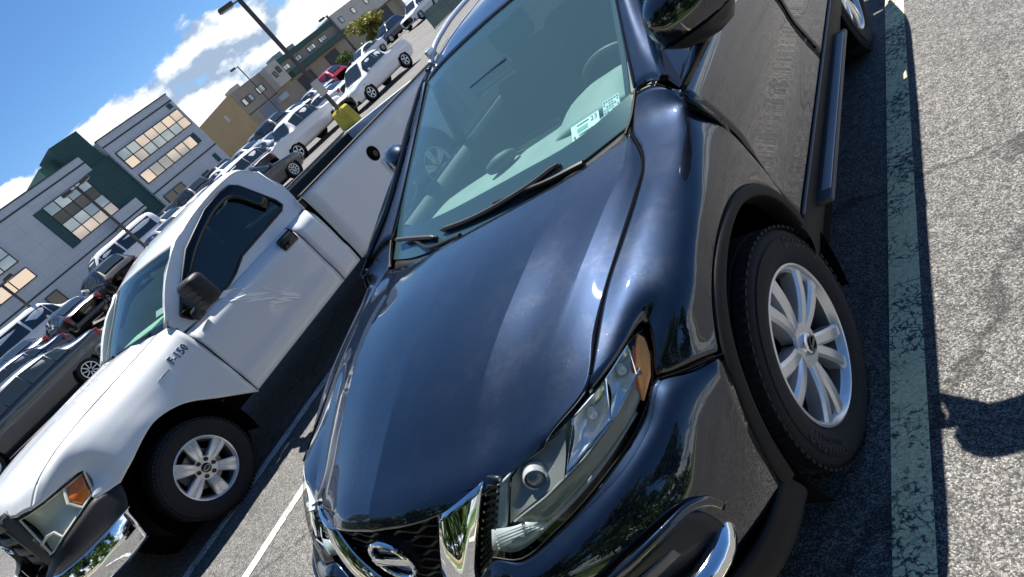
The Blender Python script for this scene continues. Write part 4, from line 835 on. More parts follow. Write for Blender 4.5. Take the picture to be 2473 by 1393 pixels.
    make_wheel(tk, (sg * .965, 3.84, .355), .357, .228, .25, 'six', .6, 0, sg)
    # mirror
    V, F = box((0, 0, 0), (.23, .14, .25), .045, 3)
    mh = obj('door_mirror', [Vector((sg * (1.10 + v.x), .89 + v.y + .10 * v.x, 1.235 + v.z)) for v in V], F if sg > 0 else [tuple(reversed(f)) for f in F], MAT['truck_black'], tk, angle=40)
    for k in range(3): MB().box((sg * 1.10, .820, 1.18 + k * .045), (.19, .012, .010), .003).obj('mirror_rib', MAT['satin_black'], mh)
    MB().tube(hermite([(sg * .90, .84, 1.115), (sg * .98, .85, 1.13), (sg * 1.04, .87, 1.17)], 8), [.05] * 4 + [.045] * 5, 10).obj('mirror_arm', MAT['truck_black'], mh)
    # handle, filler
    V, F = box((sg * .944, 1.83, 1.0), (.02, .185, .125), .022, 3); hl = obj('door_handle', V, F, MAT['gloss_black'], tk)
    MB().box((sg * .956, 1.83, 1.015), (.02, .155, .035), .010).obj('handle_grip', MAT['satin_black'], hl)
    # headlamp
    T = [(.525, -.800, 1.000), (.62, -.755, .990), (.71, -.660, .972), (.79, -.515, .955), (.826, -.432, .940)]
    Bq = [(.585, -.872, .708), (.68, -.850, .716), (.765, -.785, .745), (.835, -.630, .780), (.860, -.505, .805)]
    Mq = [tuple((a + b) / 2 + d for a, b, d in zip(p, q, (.012, -.014, .008))) for p, q in zip(T, Bq)]
    s3 = lambda L, d=(0, 0, 0): [(sg * (a + d[0]), b + d[1], c + d[2]) for a, b, c in L]
    lens = panel('headlamp', [s3(T), s3(Mq), s3(Bq)], MAT['lamp_glass'], tk, (0, 1, .8), 4, 5, t=0)
    panel('lamp_reflector', [s3(T, (-.02, .03, -.01)), s3(Mq, (-.055, .07, 0)), s3(Bq, (-.02, .03, .01))], MAT['lamp_reflect'], lens, (0, 1, .8), 3, 3, t=0, angle=10)
    def lq(u, v):
        k = min(int(u * 4), 3); w = u * 4 - k; a = lerpv(T[k], T[k + 1], w); b = lerpv(Bq[k], Bq[k + 1], w); m_ = lerpv(Mq[k], Mq[k + 1], w)
        return lerpv(a, m_, v * 2) if v < .5 else lerpv(m_, b, v * 2 - 1)
    fz = [Vector(q) for q in s3(T, (-.004, .006, -.004)) + list(reversed(s3(Bq, (-.004, .006, .004))))]
    MB().tube(fz + [fz[0]], .012, 6).obj('lamp_bezel', MAT['lamp_bezel'], lens)
    MB().tube([Vector(q) for q in s3([lq(.68, .03), lq(.69, .5), lq(.80, .97)], (-.004, .008, 0))], .011, 6).obj('lamp_bezel', MAT['lamp_bezel'], lens)
    MB().tube([Vector(q) for q in s3([lq(.05, .72), lq(.30, .66), lq(.42, .72), lq(.50, .97)], (-.004, .008, 0))], .010, 6).obj('lamp_bezel', MAT['lamp_bezel'], lens)
    V, F, _, _ = net([s3([lq(.71, .06), lq(.85, .06), lq(.985, .06)], (-.010, .010, 0)), s3([lq(.72, .5), lq(.85, .5), lq(.985, .5)], (-.010, .010, 0)), s3([lq(.83, .93), lq(.90, .93), lq(.985, .93)], (-.010, .010, 0))], 4, 4); solid(obj('turn_signal', V, orient(V, F, (0, 1, .8)), MAT['amber_bright'], lens), .006)
    MB().tube([Vector((sg * p[0], p[1], p[2])) for p in T + Bq[::-1] + T[:1]], .008, 6).obj('lamp_seal', MAT['truck_black'], lens)
    # black valance, chrome bumper
    panel('front_valance', [s3([(.44, -.885, .665), (.585, -.876, .703), (.69, -.855, .710), (.775, -.788, .738), (.845, -.632, .772), (.880, -.520, .785), (.936, -.382, .728)]), s3([(.44, -.93, .635), (.59, -.925, .64), (.71, -.895, .642), (.81, -.805, .645), (.890, -.660, .65), (.925, -.545, .66), (.952, -.425, .655)]), s3([(.44, -.985, .608), (.60, -.970, .607), (.74, -.918, .605), (.855, -.795, .60), (.925, -.65, .597), (.945, -.56, .595), (.955, -.478, .592)])], MAT['truck_black'], tk, (0, .8, .7), 4, 4)
bt = full([(0, -1.035, .612), (.40, -1.015, .610), (.62, -.985, .608), (.77, -.925, .604), (.885, -.795, .600), (.945, -.640, .596), (.957, -.485, .592)])
bb = full([(0, -1.06, .50), (.40, -1.04, .50), (.63, -1.005, .50), (.79, -.94, .49), (.905, -.805, .49), (.962, -.645, .49), (.970, -.515, .49)])
bc = full([(0, -1.045, .36), (.40, -1.025, .36), (.62, -.99, .36), (.775, -.93, .365), (.89, -.80, .37), (.95, -.655, .375), (.960, -.540, .38)])
panel('front_bumper', [[(x, y + .03, z + .006) for x, y, z in bt], bt, bb, bc], MAT['chrome'], tk, (0, .5, .5), 5, 4, t=.01)
MB().box((0, -.86, .40), (1.6, .2, .16), .03).obj('bumper_lower', MAT['truck_black'], tk)
gr = MB(); G0 = [(.5, -.80), (.44, -.835), (.25, -.87), (0, -.885), (-.25, -.87), (-.44, -.835), (-.5, -.80)]
def gnet(z0, z1, d0=0, d1=0): return net([[(x, y - d0, z0) for x, y in G0], [(x, y - d1, z1) for x, y in G0]], 2, 4)[:2]
gl_ = obj('grille', *(lambda vf: (vf[0], orient(vf[0], vf[1], (0, 1, .8))))(gnet(1.06, .64, -.05, .0)), MAT['void_black'], tk)
for z0, z1 in ((1.085, .985), (.915, .865), (.795, .745), (.70, .63)):
    V, F = gnet(z0, z1, .0, .015); solid(obj('grille_bar', V, orient(V, F, (0, 1, .8)), MAT['truck_grey'], gl_), .05)
for sg in (1, -1):
    V, F, _, _ = net([[(sg * .50, -.795, 1.085), (sg * .455, -.86, 1.06)], [(sg * .53, -.83, .85), (sg * .47, -.885, .85)], [(sg * .565, -.88, .66), (sg * .46, -.915, .63)]], 4, 3); solid(obj('grille_surround', V, orient(V, F, (0, 1, .8)), MAT['truck_grey'], gl_), .06)
    V, F, _, _ = net([[(sg * .30, -.86, 1.05), (sg * .36, -.855, 1.05)], [(sg * .30, -.90, .64), (sg * .36, -.895, .64)]], 2, 2); solid(obj('grille_upright', V, orient(V, F, (0, 1, .8)), MAT['truck_grey'], gl_), .03)
em = empty('grille_badge', (0, -.915, .85), parent=tk)
MB().tube([(.10 * cos(q), 0, .042 * sin(q)) for q in [2 * pi * i / 32 for i in range(33)]], .007, 8, False).obj('badge_ring', MAT['chrome'], em)
# roof, back, glass
RF_ = [full([(0, 1.105, 1.612), (.40, 1.130, 1.606), (.68, 1.185, 1.588), (.775, 1.222, 1.582)]), full([(0, 1.5, 1.700), (.40, 1.5, 1.695), (.68, 1.5, 1.680), (.775, 1.5, 1.650)]), full([(0, 1.90, 1.740), (.40, 1.90, 1.735), (.68, 1.90, 1.722), (.772, 1.90, 1.690)]), full([(0, 2.12, 1.728), (.40, 2.12, 1.722), (.68, 2.12, 1.706), (.772, 2.11, 1.668)]), full([(0, 2.22, 1.66), (.40, 2.22, 1.655), (.68, 2.22, 1.630), (.785, 2.20, 1.58)])]
panel('roof', RF_, WP, tk, (0, 1.6, 1), 5, 4)
panel('cab_back', [full([(0, 2.27, 1.24), (.4, 2.27, 1.24), (.7, 2.27, 1.24), (.84, 2.26, 1.24)]), full([(0, 2.24, 1.0), (.4, 2.24, 1.0), (.7, 2.24, 1.0), (.90, 2.23, 1.0)]), full([(0, 2.24, .45), (.4, 2.24, .45), (.7, 2.24, .45), (.93, 2.23, .45)])], WP, tk, (0, 1.6, 1), 4, 4)
panel('cab_back_top', [RF_[-1], full([(0, 2.25, 1.57), (.4, 2.25, 1.57), (.6, 2.25, 1.57), (.79, 2.235, 1.55)])], WP, tk, (0, 1.6, 1), 2, 4)
for sg in (1, -1): panel('cab_back_side', [[(sg * .55, 2.253, 1.58), (sg * .79, 2.236, 1.56)], [(sg * .60, 2.27, 1.235), (sg * .84, 2.26, 1.235)]], WP, tk, (0, 1.6, 1), 2, 2)
V, F = prism([(-.6, 2.275, 1.25), (.6, 2.275, 1.25), (.54, 2.262, 1.56), (-.54, 2.262, 1.56)], (0, 1, 0), .006); obj('rear_window', V, F, MAT['truck_side'], tk, smooth=False)
TW = [full([(0, .505, 1.232), (.35, .535, 1.226), (.62, .60, 1.212), (.80, .665, 1.195)]), full([(0, .80, 1.425), (.34, .825, 1.42), (.60, .875, 1.405), (.772, .93, 1.39)]), full([(0, 1.100, 1.605), (.33, 1.125, 1.60), (.58, 1.160, 1.588), (.735, 1.188, 1.570)])]
tws = panel('windscreen', TW, MAT['truck_screen'], tk, (0, 1.5, 1), 6, 4, t=0)
panel('screen_border', off([TW[0], [lerpv(a, b, .16) for a, b in zip(TW[0], TW[1])]], (0, .005, -.004)), MAT['gloss_black'], tws, (0, 1.5, 1), 2, 4, t=0)
panel('screen_border', off([[lerpv(a, b, .18) for a, b in zip(TW[2], TW[1])], TW[2]], (0, .005, -.004)), MAT['gloss_black'], tws, (0, 1.5, 1), 2, 4, t=0)
for sg in (1, -1): panel('screen_border', off([[r[-1 if sg > 0 else 0], (r[-1 if sg > 0 else 0][0] - sg * .03,) + r[-1 if sg > 0 else 0][1:]] for r in TW], (0, .006, -.004)), MAT['gloss_black'], tws, (0, 1.5, 1), 5, 2, t=0)
panel('cowl', [full([(0, .47, 1.225), (.35, .50, 1.222), (.62, .565, 1.205), (.78, .625, 1.19)]), full([(0, .54, 1.228), (.35, .57, 1.222), (.62, .635, 1.205), (.80, .69, 1.19)])], MAT['truck_black'], tk, (0, 1, 0), 2, 4)
for a, b in (((-.62, .60, 1.232), (-.05, .53, 1.258)), ((.05, .535, 1.256), (.60, .615, 1.232))): MB().tube([a, b], .010, 6).obj('wiper', MAT['wiper'], tk)
panel('dashboard', [full([(0, .58, 1.20), (.4, .61, 1.195), (.78, .70, 1.18)]), full([(0, .86, 1.19), (.4, .88, 1.19), (.78, .92, 1.17)]), full([(0, .95, 1.05), (.4, .96, 1.05), (.78, .98, 1.05)])], MAT['dash'], tk, (0, .8, .5), 3, 4, t=0)
MB().box((.05, .80, 1.215), (.62, .22, .035), .012, rz=.15).obj('folded_jacket', MAT['fabric_green'], tk)
MB().box((.0, 1.72, .95), (1.35, .30, .72), .08).obj('bench_seat', MAT['seat'], tk)
for x in (-.42, .42): MB().box((x, 1.84, 1.38), (.27, .12, .18), .045).obj('headrest', MAT['seat'], tk)
MB().tube([Vector((.40, 1.12, 1.13)) + Vector((.19 * cos(q), -.08 * sin(q), .17 * sin(q))) for q in [2 * pi * i / 32 for i in range(33)]], .015, 8, False).obj('steering_wheel', MAT['dash_dark'], tk)
V, F = prism([(.60, .742, 1.282), (.70, .765, 1.276), (.70, .80, 1.308), (.60, .777, 1.314)], (0, .6, -.8), .001); obj('inspection_sticker', V, F, MAT['sticker_white'], tk, smooth=False)
bf = MB(); bf.box((0, 3.57, .60), (1.80, 2.6, .05)); bf.box((0, 2.30, .86), (1.80, .05, .58))
bf.box((.88, 3.57, .86), (.03, 2.6, .56)); bf.box((-.88, 3.57, .86), (.03, 2.6, .56)); bf.obj('bed_liner', MAT['liner'], tk, smooth=False)
MB().box((0, 4.88, .80), (1.80, .06, .72), .02).obj('tailgate', WP, tk)
tu = MB(); tu.box((0, 2.0, .42), (1.0, 5.2, .16)); tu.box((0, 1.3, .48), (1.8, 1.7, .14)); tu.box((0, -.25, .70), (.96, .75, .5)); tu.obj('underbody', MAT['void_black'], tk, smooth=False)
# fuel filler, wing badge, door decal
V, F = lathe([(.003, .002), (.003, .060), (.006, .070), (.004, .078), (-.006, .080)], 28); ff = MB().add(V, F); ff.tf(Matrix.Translation((.958, 3.24, .965))); ff.obj('fuel_filler', MAT['void_black'], tk, angle=50)
V, F = lathe([(.02, .0005), (.02, .03), (.0, .034)], 20); ff = MB().add(V, F); ff.tf(Matrix.Translation((.955, 3.25, .955))); ff.obj('filler_cap', MAT['satin_black'], tk, angle=50)
bmx = basis((.928, .505, 1.018), (.03, 1, 0), (-.25, 0, 1)) @ Matrix.Shear('XZ', 4, (0, 0)) @ Matrix.Scale(.82, 4, (1, 0, 0))
V, F = text_mesh('F-150', .088, .003, .0045); bd = MB().add(V, F); bd.tf(bmx); bdo = bd.obj('model_badge', MAT['chrome'], tk, smooth=False)
V, F = text_mesh('F-150', .088, .001); bd = MB().add(V, F); bd.tf(bmx @ Matrix.Translation((0, 0, .0085))); bd.obj('badge_inlay', MAT['gloss_black'], bdo, smooth=False)
MB().box((.928, .325, .992), (.008, .12, .014), .002).obj('badge_bar', MAT['chrome'], bdo)
DEC = [[(1.047, 1.105), (1.115, 1.097), (1.213, 1.026), (1.345, 0.91), (1.211, 1.003), (1.092, 1.078)], [(1.06, 1.073), (1.141, 1.054), (1.335, 0.902), (1.375, 0.831), (1.243, 0.941)], [(1.089, 1.033), (1.237, 0.936), (1.338, 0.836), (1.269, 0.872), (1.148, 0.974)], [(1.059, 1.051), (1.141, 0.969), (1.278, 0.857), (1.331, 0.83), (1.249, 0.867), (1.092, 0.993)], [(1.087, 0.989), (1.236, 0.868), (1.341, 0.781), (1.292, 0.799), (1.154, 0.913)], [(1.382, 0.824), (1.453, 0.728), (1.498, 0.691), (1.436, 0.726)], [(1.392, 0.763), (1.497, 0.679), (1.516, 0.621), (1.441, 0.695)], [(1.394, 0.729), (1.495, 0.629), (1.497, 0.606), (1.396, 0.708)], [(1.324, 0.779), (1.38, 0.73), (1.435, 0.643), (1.391, 0.68)], [(1.309, 0.767), (1.378, 0.694), (1.307, 0.731), (1.272, 0.784)]]
def dx_(z):
    K = [(.60, .957), (.64, .956), (.80, .9585), (.98, .9435), (1.03, .9165), (1.075, .879), (1.14, .872)]
    for (a, b), (c, d) in zip(K, K[1:]):
        if z <= c: return b + (d - b) * (z - a) / (c - a)
    return .872
for poly in DEC:
    cy_ = sum(p[0] for p in poly) / len(poly); cz_ = sum(p[1] for p in poly) / len(poly); poly = [(cy_ + (a - cy_) * 1.16, cz_ + (b - cz_) * 1.16) for a, b in poly]
    V, F = prism([(dx_(z) + .004, y, z) for y, z in poly], (1, 0, 0), .0015); obj('door_decal', V, F, MAT['decal_white'], tk, smooth=False)

for sg in (1, -1):
    seam([(.872, .668, 1.15), (.877, .668, 1.078), (.917, .668, 1.03), (.943, .668, .98), (.957, .668, .80), (.9565, .668, .64), (.964, .668, .56), (.95, .668, .41)], tk, sg, .0035)
    seam([(.877, 1.95, 1.078), (.917, 1.95, 1.03), (.943, 1.95, .98), (.958, 1.95, .80), (.956, 1.95, .64), (.964, 1.95, .56), (.95, 1.95, .41)], tk, sg, .003)
    MB().box((sg * .895, 2.244, .74), (.06, .03, .66)).obj('cab_gap', MAT['void_black'], tk, smooth=False)
    seam([((a[0] + b[0]) / 2, (a[1] + b[1]) / 2, (a[2] + b[2]) / 2 + .001) for a, b in zip(kg, [FW[7][0], FW[5][0], FW[3][0], FW[2][0], (.694, -.60, 1.085), (.66, -.73, .996)])][:5], tk, sg, .003)

panel('cab_lining', [[(x * .95, y + (.03 if i == 0 else 0), z - .035) for x, y, z in r] for i, r in enumerate(RF_)], MAT['headliner'], tk, (0, 1.6, 3), 3, 3, t=0)
# ---------------------------------------------------------------- buildings across the lot
def panel_mat(name, col, seam=.8, sx=1.5, sz=1.0):
    m = pmat(name, col, .75, noise_amt=.07, noise_scale=.6); t = m.node_tree; p = t.nodes['Principled BSDF']
    tc = nd(t, 'ShaderNodeTexCoord'); sp = nd(t, 'ShaderNodeSeparateXYZ'); ln(t, tc, sp, 3)
    src = p.inputs[0].links[0].from_socket; ds = []
    for ax, sc in ((1, sx), (2, sz)):
        a = mth(t, 'DIVIDE', sp.outputs[ax], sc); b = mth(t, 'FRACT', a.outputs[0]); c = mth(t, 'LESS_THAN', b.outputs[0], .03 / sc); ds.append(c)
    d = mth(t, 'MAXIMUM', ds[0].outputs[0], ds[1].outputs[0]); mx = nd(t, 'ShaderNodeMixRGB', blend_type='MULTIPLY'); mx.inputs[2].default_value = (seam, seam, seam, 1)
    ln(t, d, mx, 0, 0); t.links.new(src, mx.inputs[1]); ln(t, mx, p); return m
panel_mat('wall_grey', (.47, .51, .55)); panel_mat('tile_green', (.022, .075, .075), .7, .35, .35)
pmat('stripe_dark', (.03, .05, .06), .6); pmat('wall_tan', (.46, .33, .17), .8, noise_amt=.08, noise_scale=.5); pmat('wall_brown', (.36, .31, .24), .8, noise_amt=.1, noise_scale=.5); pmat('wall_beige', (.58, .53, .46), .8, noise_amt=.06, noise_scale=.6)
pmat('trim_green', (.025, .085, .07), .6); pmat('frame_dark', (.03, .033, .036), .5); pmat('pane_tan_reflect', (.80, .64, .50), .06, .92, bump=.02, bump_scale=.6); pmat('pane_grey', (.42, .47, .46), .06, .85); pmat('pane_dark', (.10, .095, .08), .08, .6); pmat('roller', (.21, .25, .31), .6); pmat('door_dark', (.05, .05, .06), .6); pmat('hvac_grey', (.30, .31, .31), .6, .3)  # sunlit tan reflection is put into the warm pane colour
def wall(name, parent, x, y0, y1, z0, z1, depth, mat):
    V, F = box((x - depth / 2, (y0 + y1) / 2, (z0 + z1) / 2), (depth, abs(y1 - y0), z1 - z0)); return obj(name, V, F, MAT[mat], parent, smooth=False)
def window(parent, x, y0, y1, z0, z1, nc, nr, mats, name='window', fr=.07):
    """frame standing 6 cm proud of the wall with each pane a piece of its own"""
    g = MB(); g.box((x + .02, (y0 + y1) / 2, z0), (.10, y1 - y0 + fr, fr)); g.box((x + .02, (y0 + y1) / 2, z1), (.10, y1 - y0 + fr, fr))
    for i in range(nc + 1): g.box((x + .015, y0 + (y1 - y0) * i / nc, (z0 + z1) / 2), (.09, fr, z1 - z0 - fr))
    for k in range(1, nr): g.box((x + .012, (y0 + y1) / 2, z0 + (z1 - z0) * k / nr), (.084, y1 - y0 - fr, fr))
    w = g.obj(name, MAT['frame_dark'], parent, smooth=False)
    for k in range(nr):
        for i in range(nc):
            a = y0 + (y1 - y0) * i / nc; b = y0 + (y1 - y0) * (i + 1) / nc; c = z1 - (z1 - z0) * (k + 1) / nr; d = z1 - (z1 - z0) * k / nr
            mt = mats[k][i] if isinstance(mats[0], (list, tuple)) else mats[(i * 3 + k * 5) % len(mats)]
            ti = random.uniform(-.012, .012); tj = random.uniform(-.012, .012); q = .03
            V = [(x + .03 + ti, a + q, c + q), (x + .03 - ti, b - q, c + q), (x + .03 - ti + tj, b - q, d - q), (x + .03 + ti + tj, a + q, d - q)]
            V, F = prism(V, (1, 0, 0), .008); obj('pane', V, F, MAT[mt], w, smooth=False)
    return w
random.seed(11)
C_, G_, K_ = 'pane_tan_reflect', 'pane_grey', 'pane_dark'
B1 = empty('office_building', (-50, 24, .8)); tag(B1, 'grey panelled office block with dark green tiled stair tower across the lot', 'building')
def inB(o, root):
    o.parent = root; o.matrix_parent_inverse = Matrix.Translation(root.location).inverted(); return o
class Sub:                                  # building parts are written in lot coordinates
    def __init__(s, root): s.root = root
def finish(root):
    for o in list(root.children): o.matrix_parent_inverse = Matrix.Translation(-Vector(root.location))
wall('wall', B1, -50.0, 24.68, 26.55, .5, 9.0, 14, 'tile_green').location.x = -.25
wall('wall', B1, -50.0, 26.55, 33.95, .5, 10.18, 15, 'wall_grey'); wall('wall', B1, -50.0, 2.0, 24.68, .5, 10.08, 15, 'wall_grey')
wall('stair_tower', B1, -50.35, 23.8, 26.3, 8.9, 11.6, 3.0, 'tile_green'); wall('stair_tower_side', B1, -51.2, 22.5, 23.8, 9.5, 11.0, 4.0, 'trim_green')
for (a, b, z) in ((26.55, 33.95, 9.58), (26.55, 33.95, 4.93), (2.0, 24.68, 9.50), (2.0, 24.68, 4.66)): wall('wall_stripe', B1, -49.975, a, b, z - .06, z + .06, .08, 'stripe_dark')
wall('parapet_cap', B1, -49.94, 26.5, 34.0, 10.15, 10.24, .3, 'stripe_dark'); wall('parapet_cap', B1, -49.94, 1.9, 24.72, 10.05, 10.14, .3, 'stripe_dark')
wall('entrance_canopy', B1, -48.9, 22.3, 24.75, 4.45, 5.48, 1.15, 'wall_grey'); wall('entrance_canopy_stripe', B1, -48.88, 22.28, 24.77, 4.62, 4.74, 1.15, 'stripe_dark')
window(B1, -49.97, 26.9, 33.65, 7.25, 8.78, 7, 2, [[G_, G_, C_, C_, C_, C_, C_], [C_, C_, G_, G_, G_, G_, C_]])
window(B1, -49.97, 26.9, 32.68, 5.74, 6.62, 6, 1, [[C_] * 6]); wall('green_panel', B1, -49.95, 32.72, 33.16, 5.75, 6.66, .06, 'tile_green'); wall('green_panel', B1, -49.95, 33.14, 33.62, 9.06, 9.46, .06, 'tile_green')
window(B1, -49.97, 26.95, 28.9, 2.6, 4.35, 2, 1, [K_]); window(B1, -49.97, 29.47, 30.1, 3.05, 3.77, 1, 1, ['tile_green']); window(B1, -49.97, 30.78, 31.45, 3.05, 3.74, 1, 1, ['tile_green']); wall('green_panel', B1, -49.95, 32.8, 33.22, 3.2, 4.42, .06, 'tile_green')
window(B1, -49.97, 20.0, 23.7, 5.6, 8.68, 4, 4, [[G_, G_, G_, G_], [K_, K_, K_, K_], [G_, G_, G_, G_], [C_, C_, C_, C_]])
wall('green_panel', B1, -49.95, 19.22, 19.94, 5.50, 8.70, .06, 'tile_green'); wall('green_panel', B1, -49.95, 23.76, 24.66, 5.5, 8.8, .06, 'tile_green')
window(B1, -49.97, 20.8, 24.6, 2.4, 4.22, 4, 1, [C_, K_, C_, K_]); wall('green_panel', B1, -49.95, 19.2, 20.75, 2.4, 4.22, .06, 'tile_green')
window(B1, -49.97, 11.0, 16.2, 6.98, 8.3, 5, 2, [G_, C_, G_]); window(B1, -49.97, 10.6, 16.2, 5.58, 6.42, 4, 1, [C_]); window(B1, -49.97, 15.38, 16.3, 2.6, 4.18, 1, 1, [K_])
window(B1, -49.97, 6.0, 15.2, 2.2, 4.0, 9, 2, [G_, K_, C_, G_, G_]); window(B1, -49.97, 3.0, 9.5, 6.98, 8.3, 6, 2, [G_, C_])
finish(B1)
B2 = empty('workshop_building', (-62, 58, 1)); tag(B2, 'brown and tan two-storey workshop building with green balcony beyond the office', 'building')
wall('wall', B2, -62, 48, 55.9, 0, 8.55, 12, 'wall_brown'); wall('end_wall', B2, -62.04, 47.9, 48, 0, 8.62, 12, 'wall_tan')
wall('wall', B2, -62.3, 55.9, 68, 0, 7.95, 11, 'wall_brown'); wall('roof_fascia', B2, -61.9, 55.9, 68.0, 7.85, 8.45, 11.6, 'trim_green'); wall('balcony', B2, -60.9, 56.2, 67.95, 5.85, 6.55, 1.4, 'trim_green')
wall('stair_box', B2, -60.8, 53.2, 55.3, 5.85, 8.5, 2.0, 'wall_beige'); window(B2, -60.77, 54.4, 54.9, 7.1, 7.75, 1, 1, [K_]); window(B2, -60.77, 53.55, 54.0, 6.9, 7.5, 1, 1, [K_])
window(B2, -61.97, 48.5, 50.15, 6.65, 7.35, 3, 1, [G_, K_]); window(B2, -61.97, 51.1, 52.3, 6.7, 7.45, 2, 1, [G_])
wall('roller_door', B2, -61.94, 49.4, 52.0, 2, 5.45, .08, 'roller'); wall('roller_door', B2, -62.2, 57.1, 59.9, 2, 5.45, .08, 'door_dark'); wall('roller_door', B2, -62.2, 63.1, 65.6, 2, 5.5, .08, 'door_dark')
for a in (56.2, 58.65, 61.7, 64.3): window(B2, -62.27, a, a + 1.5, 6.95, 7.5, 3, 1, [G_, G_, K_])
wall('end_window', B2, -64.9, 47.86, 47.9, 6.7, 7.5, .6, 'wall_beige'); wall('wall_band', B2, -61.95, 48, 53.2, 5.65, 5.75, .06, 'frame_dark')
for (y, z, s) in ((58.5, 8.9, 1.6), (61.2, 8.75, 1.1), (50.4, 8.85, 1.4)): wall('rooftop_unit', B2, -63.5, y - s / 2, y + s / 2, 8.3, z + .3, s, 'hvac_grey')
wall('awning_box', B2, -61.2, 52.2, 53.6, 4.6, 5.2, .8, 'wall_grey')
finish(B2)
B3 = empty('beige_building', (-62, 74, 1)); tag(B3, 'pale beige block with small square windows at the far end of the lot', 'building')
wall('wall', B3, -61.6, 68.1, 82, 5.75, 8.75, 12, 'wall_beige'); wall('wall_lower', B3, -62.4, 68.1, 82, 0, 5.75, 11, 'wall_brown'); wall('eave_line', B3, -61.5, 68.1, 82, 5.68, 5.80, .3, 'frame_dark')
for a in (68.95, 71.95, 75.2): window(B3, -61.57, a, a + .75, 7.2, 7.9, 1, 1, [G_])
wall('roller_door', B3, -62.3, 76.4, 79.5, 2, 5.6, .1, 'door_dark'); wall('end_wall', B3, -61.62, 82, 82.05, 0, 8.7, 12, 'wall_beige')
finish(B3)
# ---------------------------------------------------------------- lamp posts
pmat('post_bronze', (.075, .065, .055), .5, .3); pmat('concrete_yellow', (.52, .44, .05), .8, noise_amt=.2, noise_scale=3, dirt=((.25, .22, .10), 5, .58)); pmat('lamp_cover', (.35, .36, .36), .3)
def lamp_post(x, y, ztop, heads, label, base=False, r=.09, z0=None, hs=1.0):
    zg = hgt(x, y) if z0 is None else z0
    o = empty('lamp_post', (x, y, zg)); tag(o, label, 'lamp post', 'lamp posts in the car park'); h = ztop - zg
    MB().box((0, 0, h / 2 + .1), (r * 1.7, r * 1.7, h - .2), .01).obj('post', MAT['post_bronze'], o)
    for a in heads:
        d = Vector((cos(a), sin(a), 0)); hd = MB(); hd.tube([Vector((0, 0, h - .05)), d * .45 * hs + Vector((0, 0, h - .03))], .04, 6); hd.obj('arm', MAT['post_bronze'], o)
        V, F = box((0, 0, 0), (.78 * hs, .42 * hs, .18), .03); m = Matrix.Translation(d * .75 * hs + Vector((0, 0, h + .02))) @ Matrix.Rotation(a, 4, 'Z') @ Matrix.Rotation(-.06, 4, 'Y')
        b = MB().add(V, F).tf(m); l = b.obj('lamp_head', MAT['post_bronze'], o); V, F = box((0, 0, -.1), (.6 * hs, .32 * hs, .03), .0); b = MB().add(V, F).tf(m); b.obj('lamp_cover', MAT['lamp_cover'], l)
    if base:
        V = []; 
        for zz, s in ((-.15, .52), (.78, .42), (.86, .36)):
            for k in range(8): a = pi / 8 + k * pi / 4; V.append((s * 1.08 * cos(a), s * 1.08 * sin(a), zz))
        F = [(i * 8 + k, i * 8 + (k + 1) % 8, (i + 1) * 8 + (k + 1) % 8, (i + 1) * 8 + k) for i in range(2) for k in range(8)] + [tuple(range(16, 24))]
        obj('concrete_base', V, F, MAT['concrete_yellow'], o, smooth=False)
        MB().box((.14, -.12, 2.0), (.02, .5, .7)).obj('notice_board', MAT['wall_beige'], o, smooth=False)
    return o
lamp_post(-20.7, 19.6, 6.75, (radians(60), radians(-120)), 'tall twin-headed lamp post standing on a yellow concrete base', True, .085, hs=.85)
lamp_post(-34, 15.3, 6.45, (radians(60), radians(-120)), 'twin-headed lamp post in front of the big grid window of the grey office', r=.075, hs=.7)
lamp_post(-36, 10.1, 5.25, (radians(60),), 'lamp post at the left picture edge before the lower windows', r=.07, hs=.6)
lamp_post(-45, 49.5, 7.1, (radians(-120),), 'single-armed lamp post in front of the pale beige block', r=.09, hs=.8)
lamp_post(-52, 43.2, 9.0, (radians(-120),), 'slim lamp post before the brown wall with paired windows', r=.05, hs=.7)
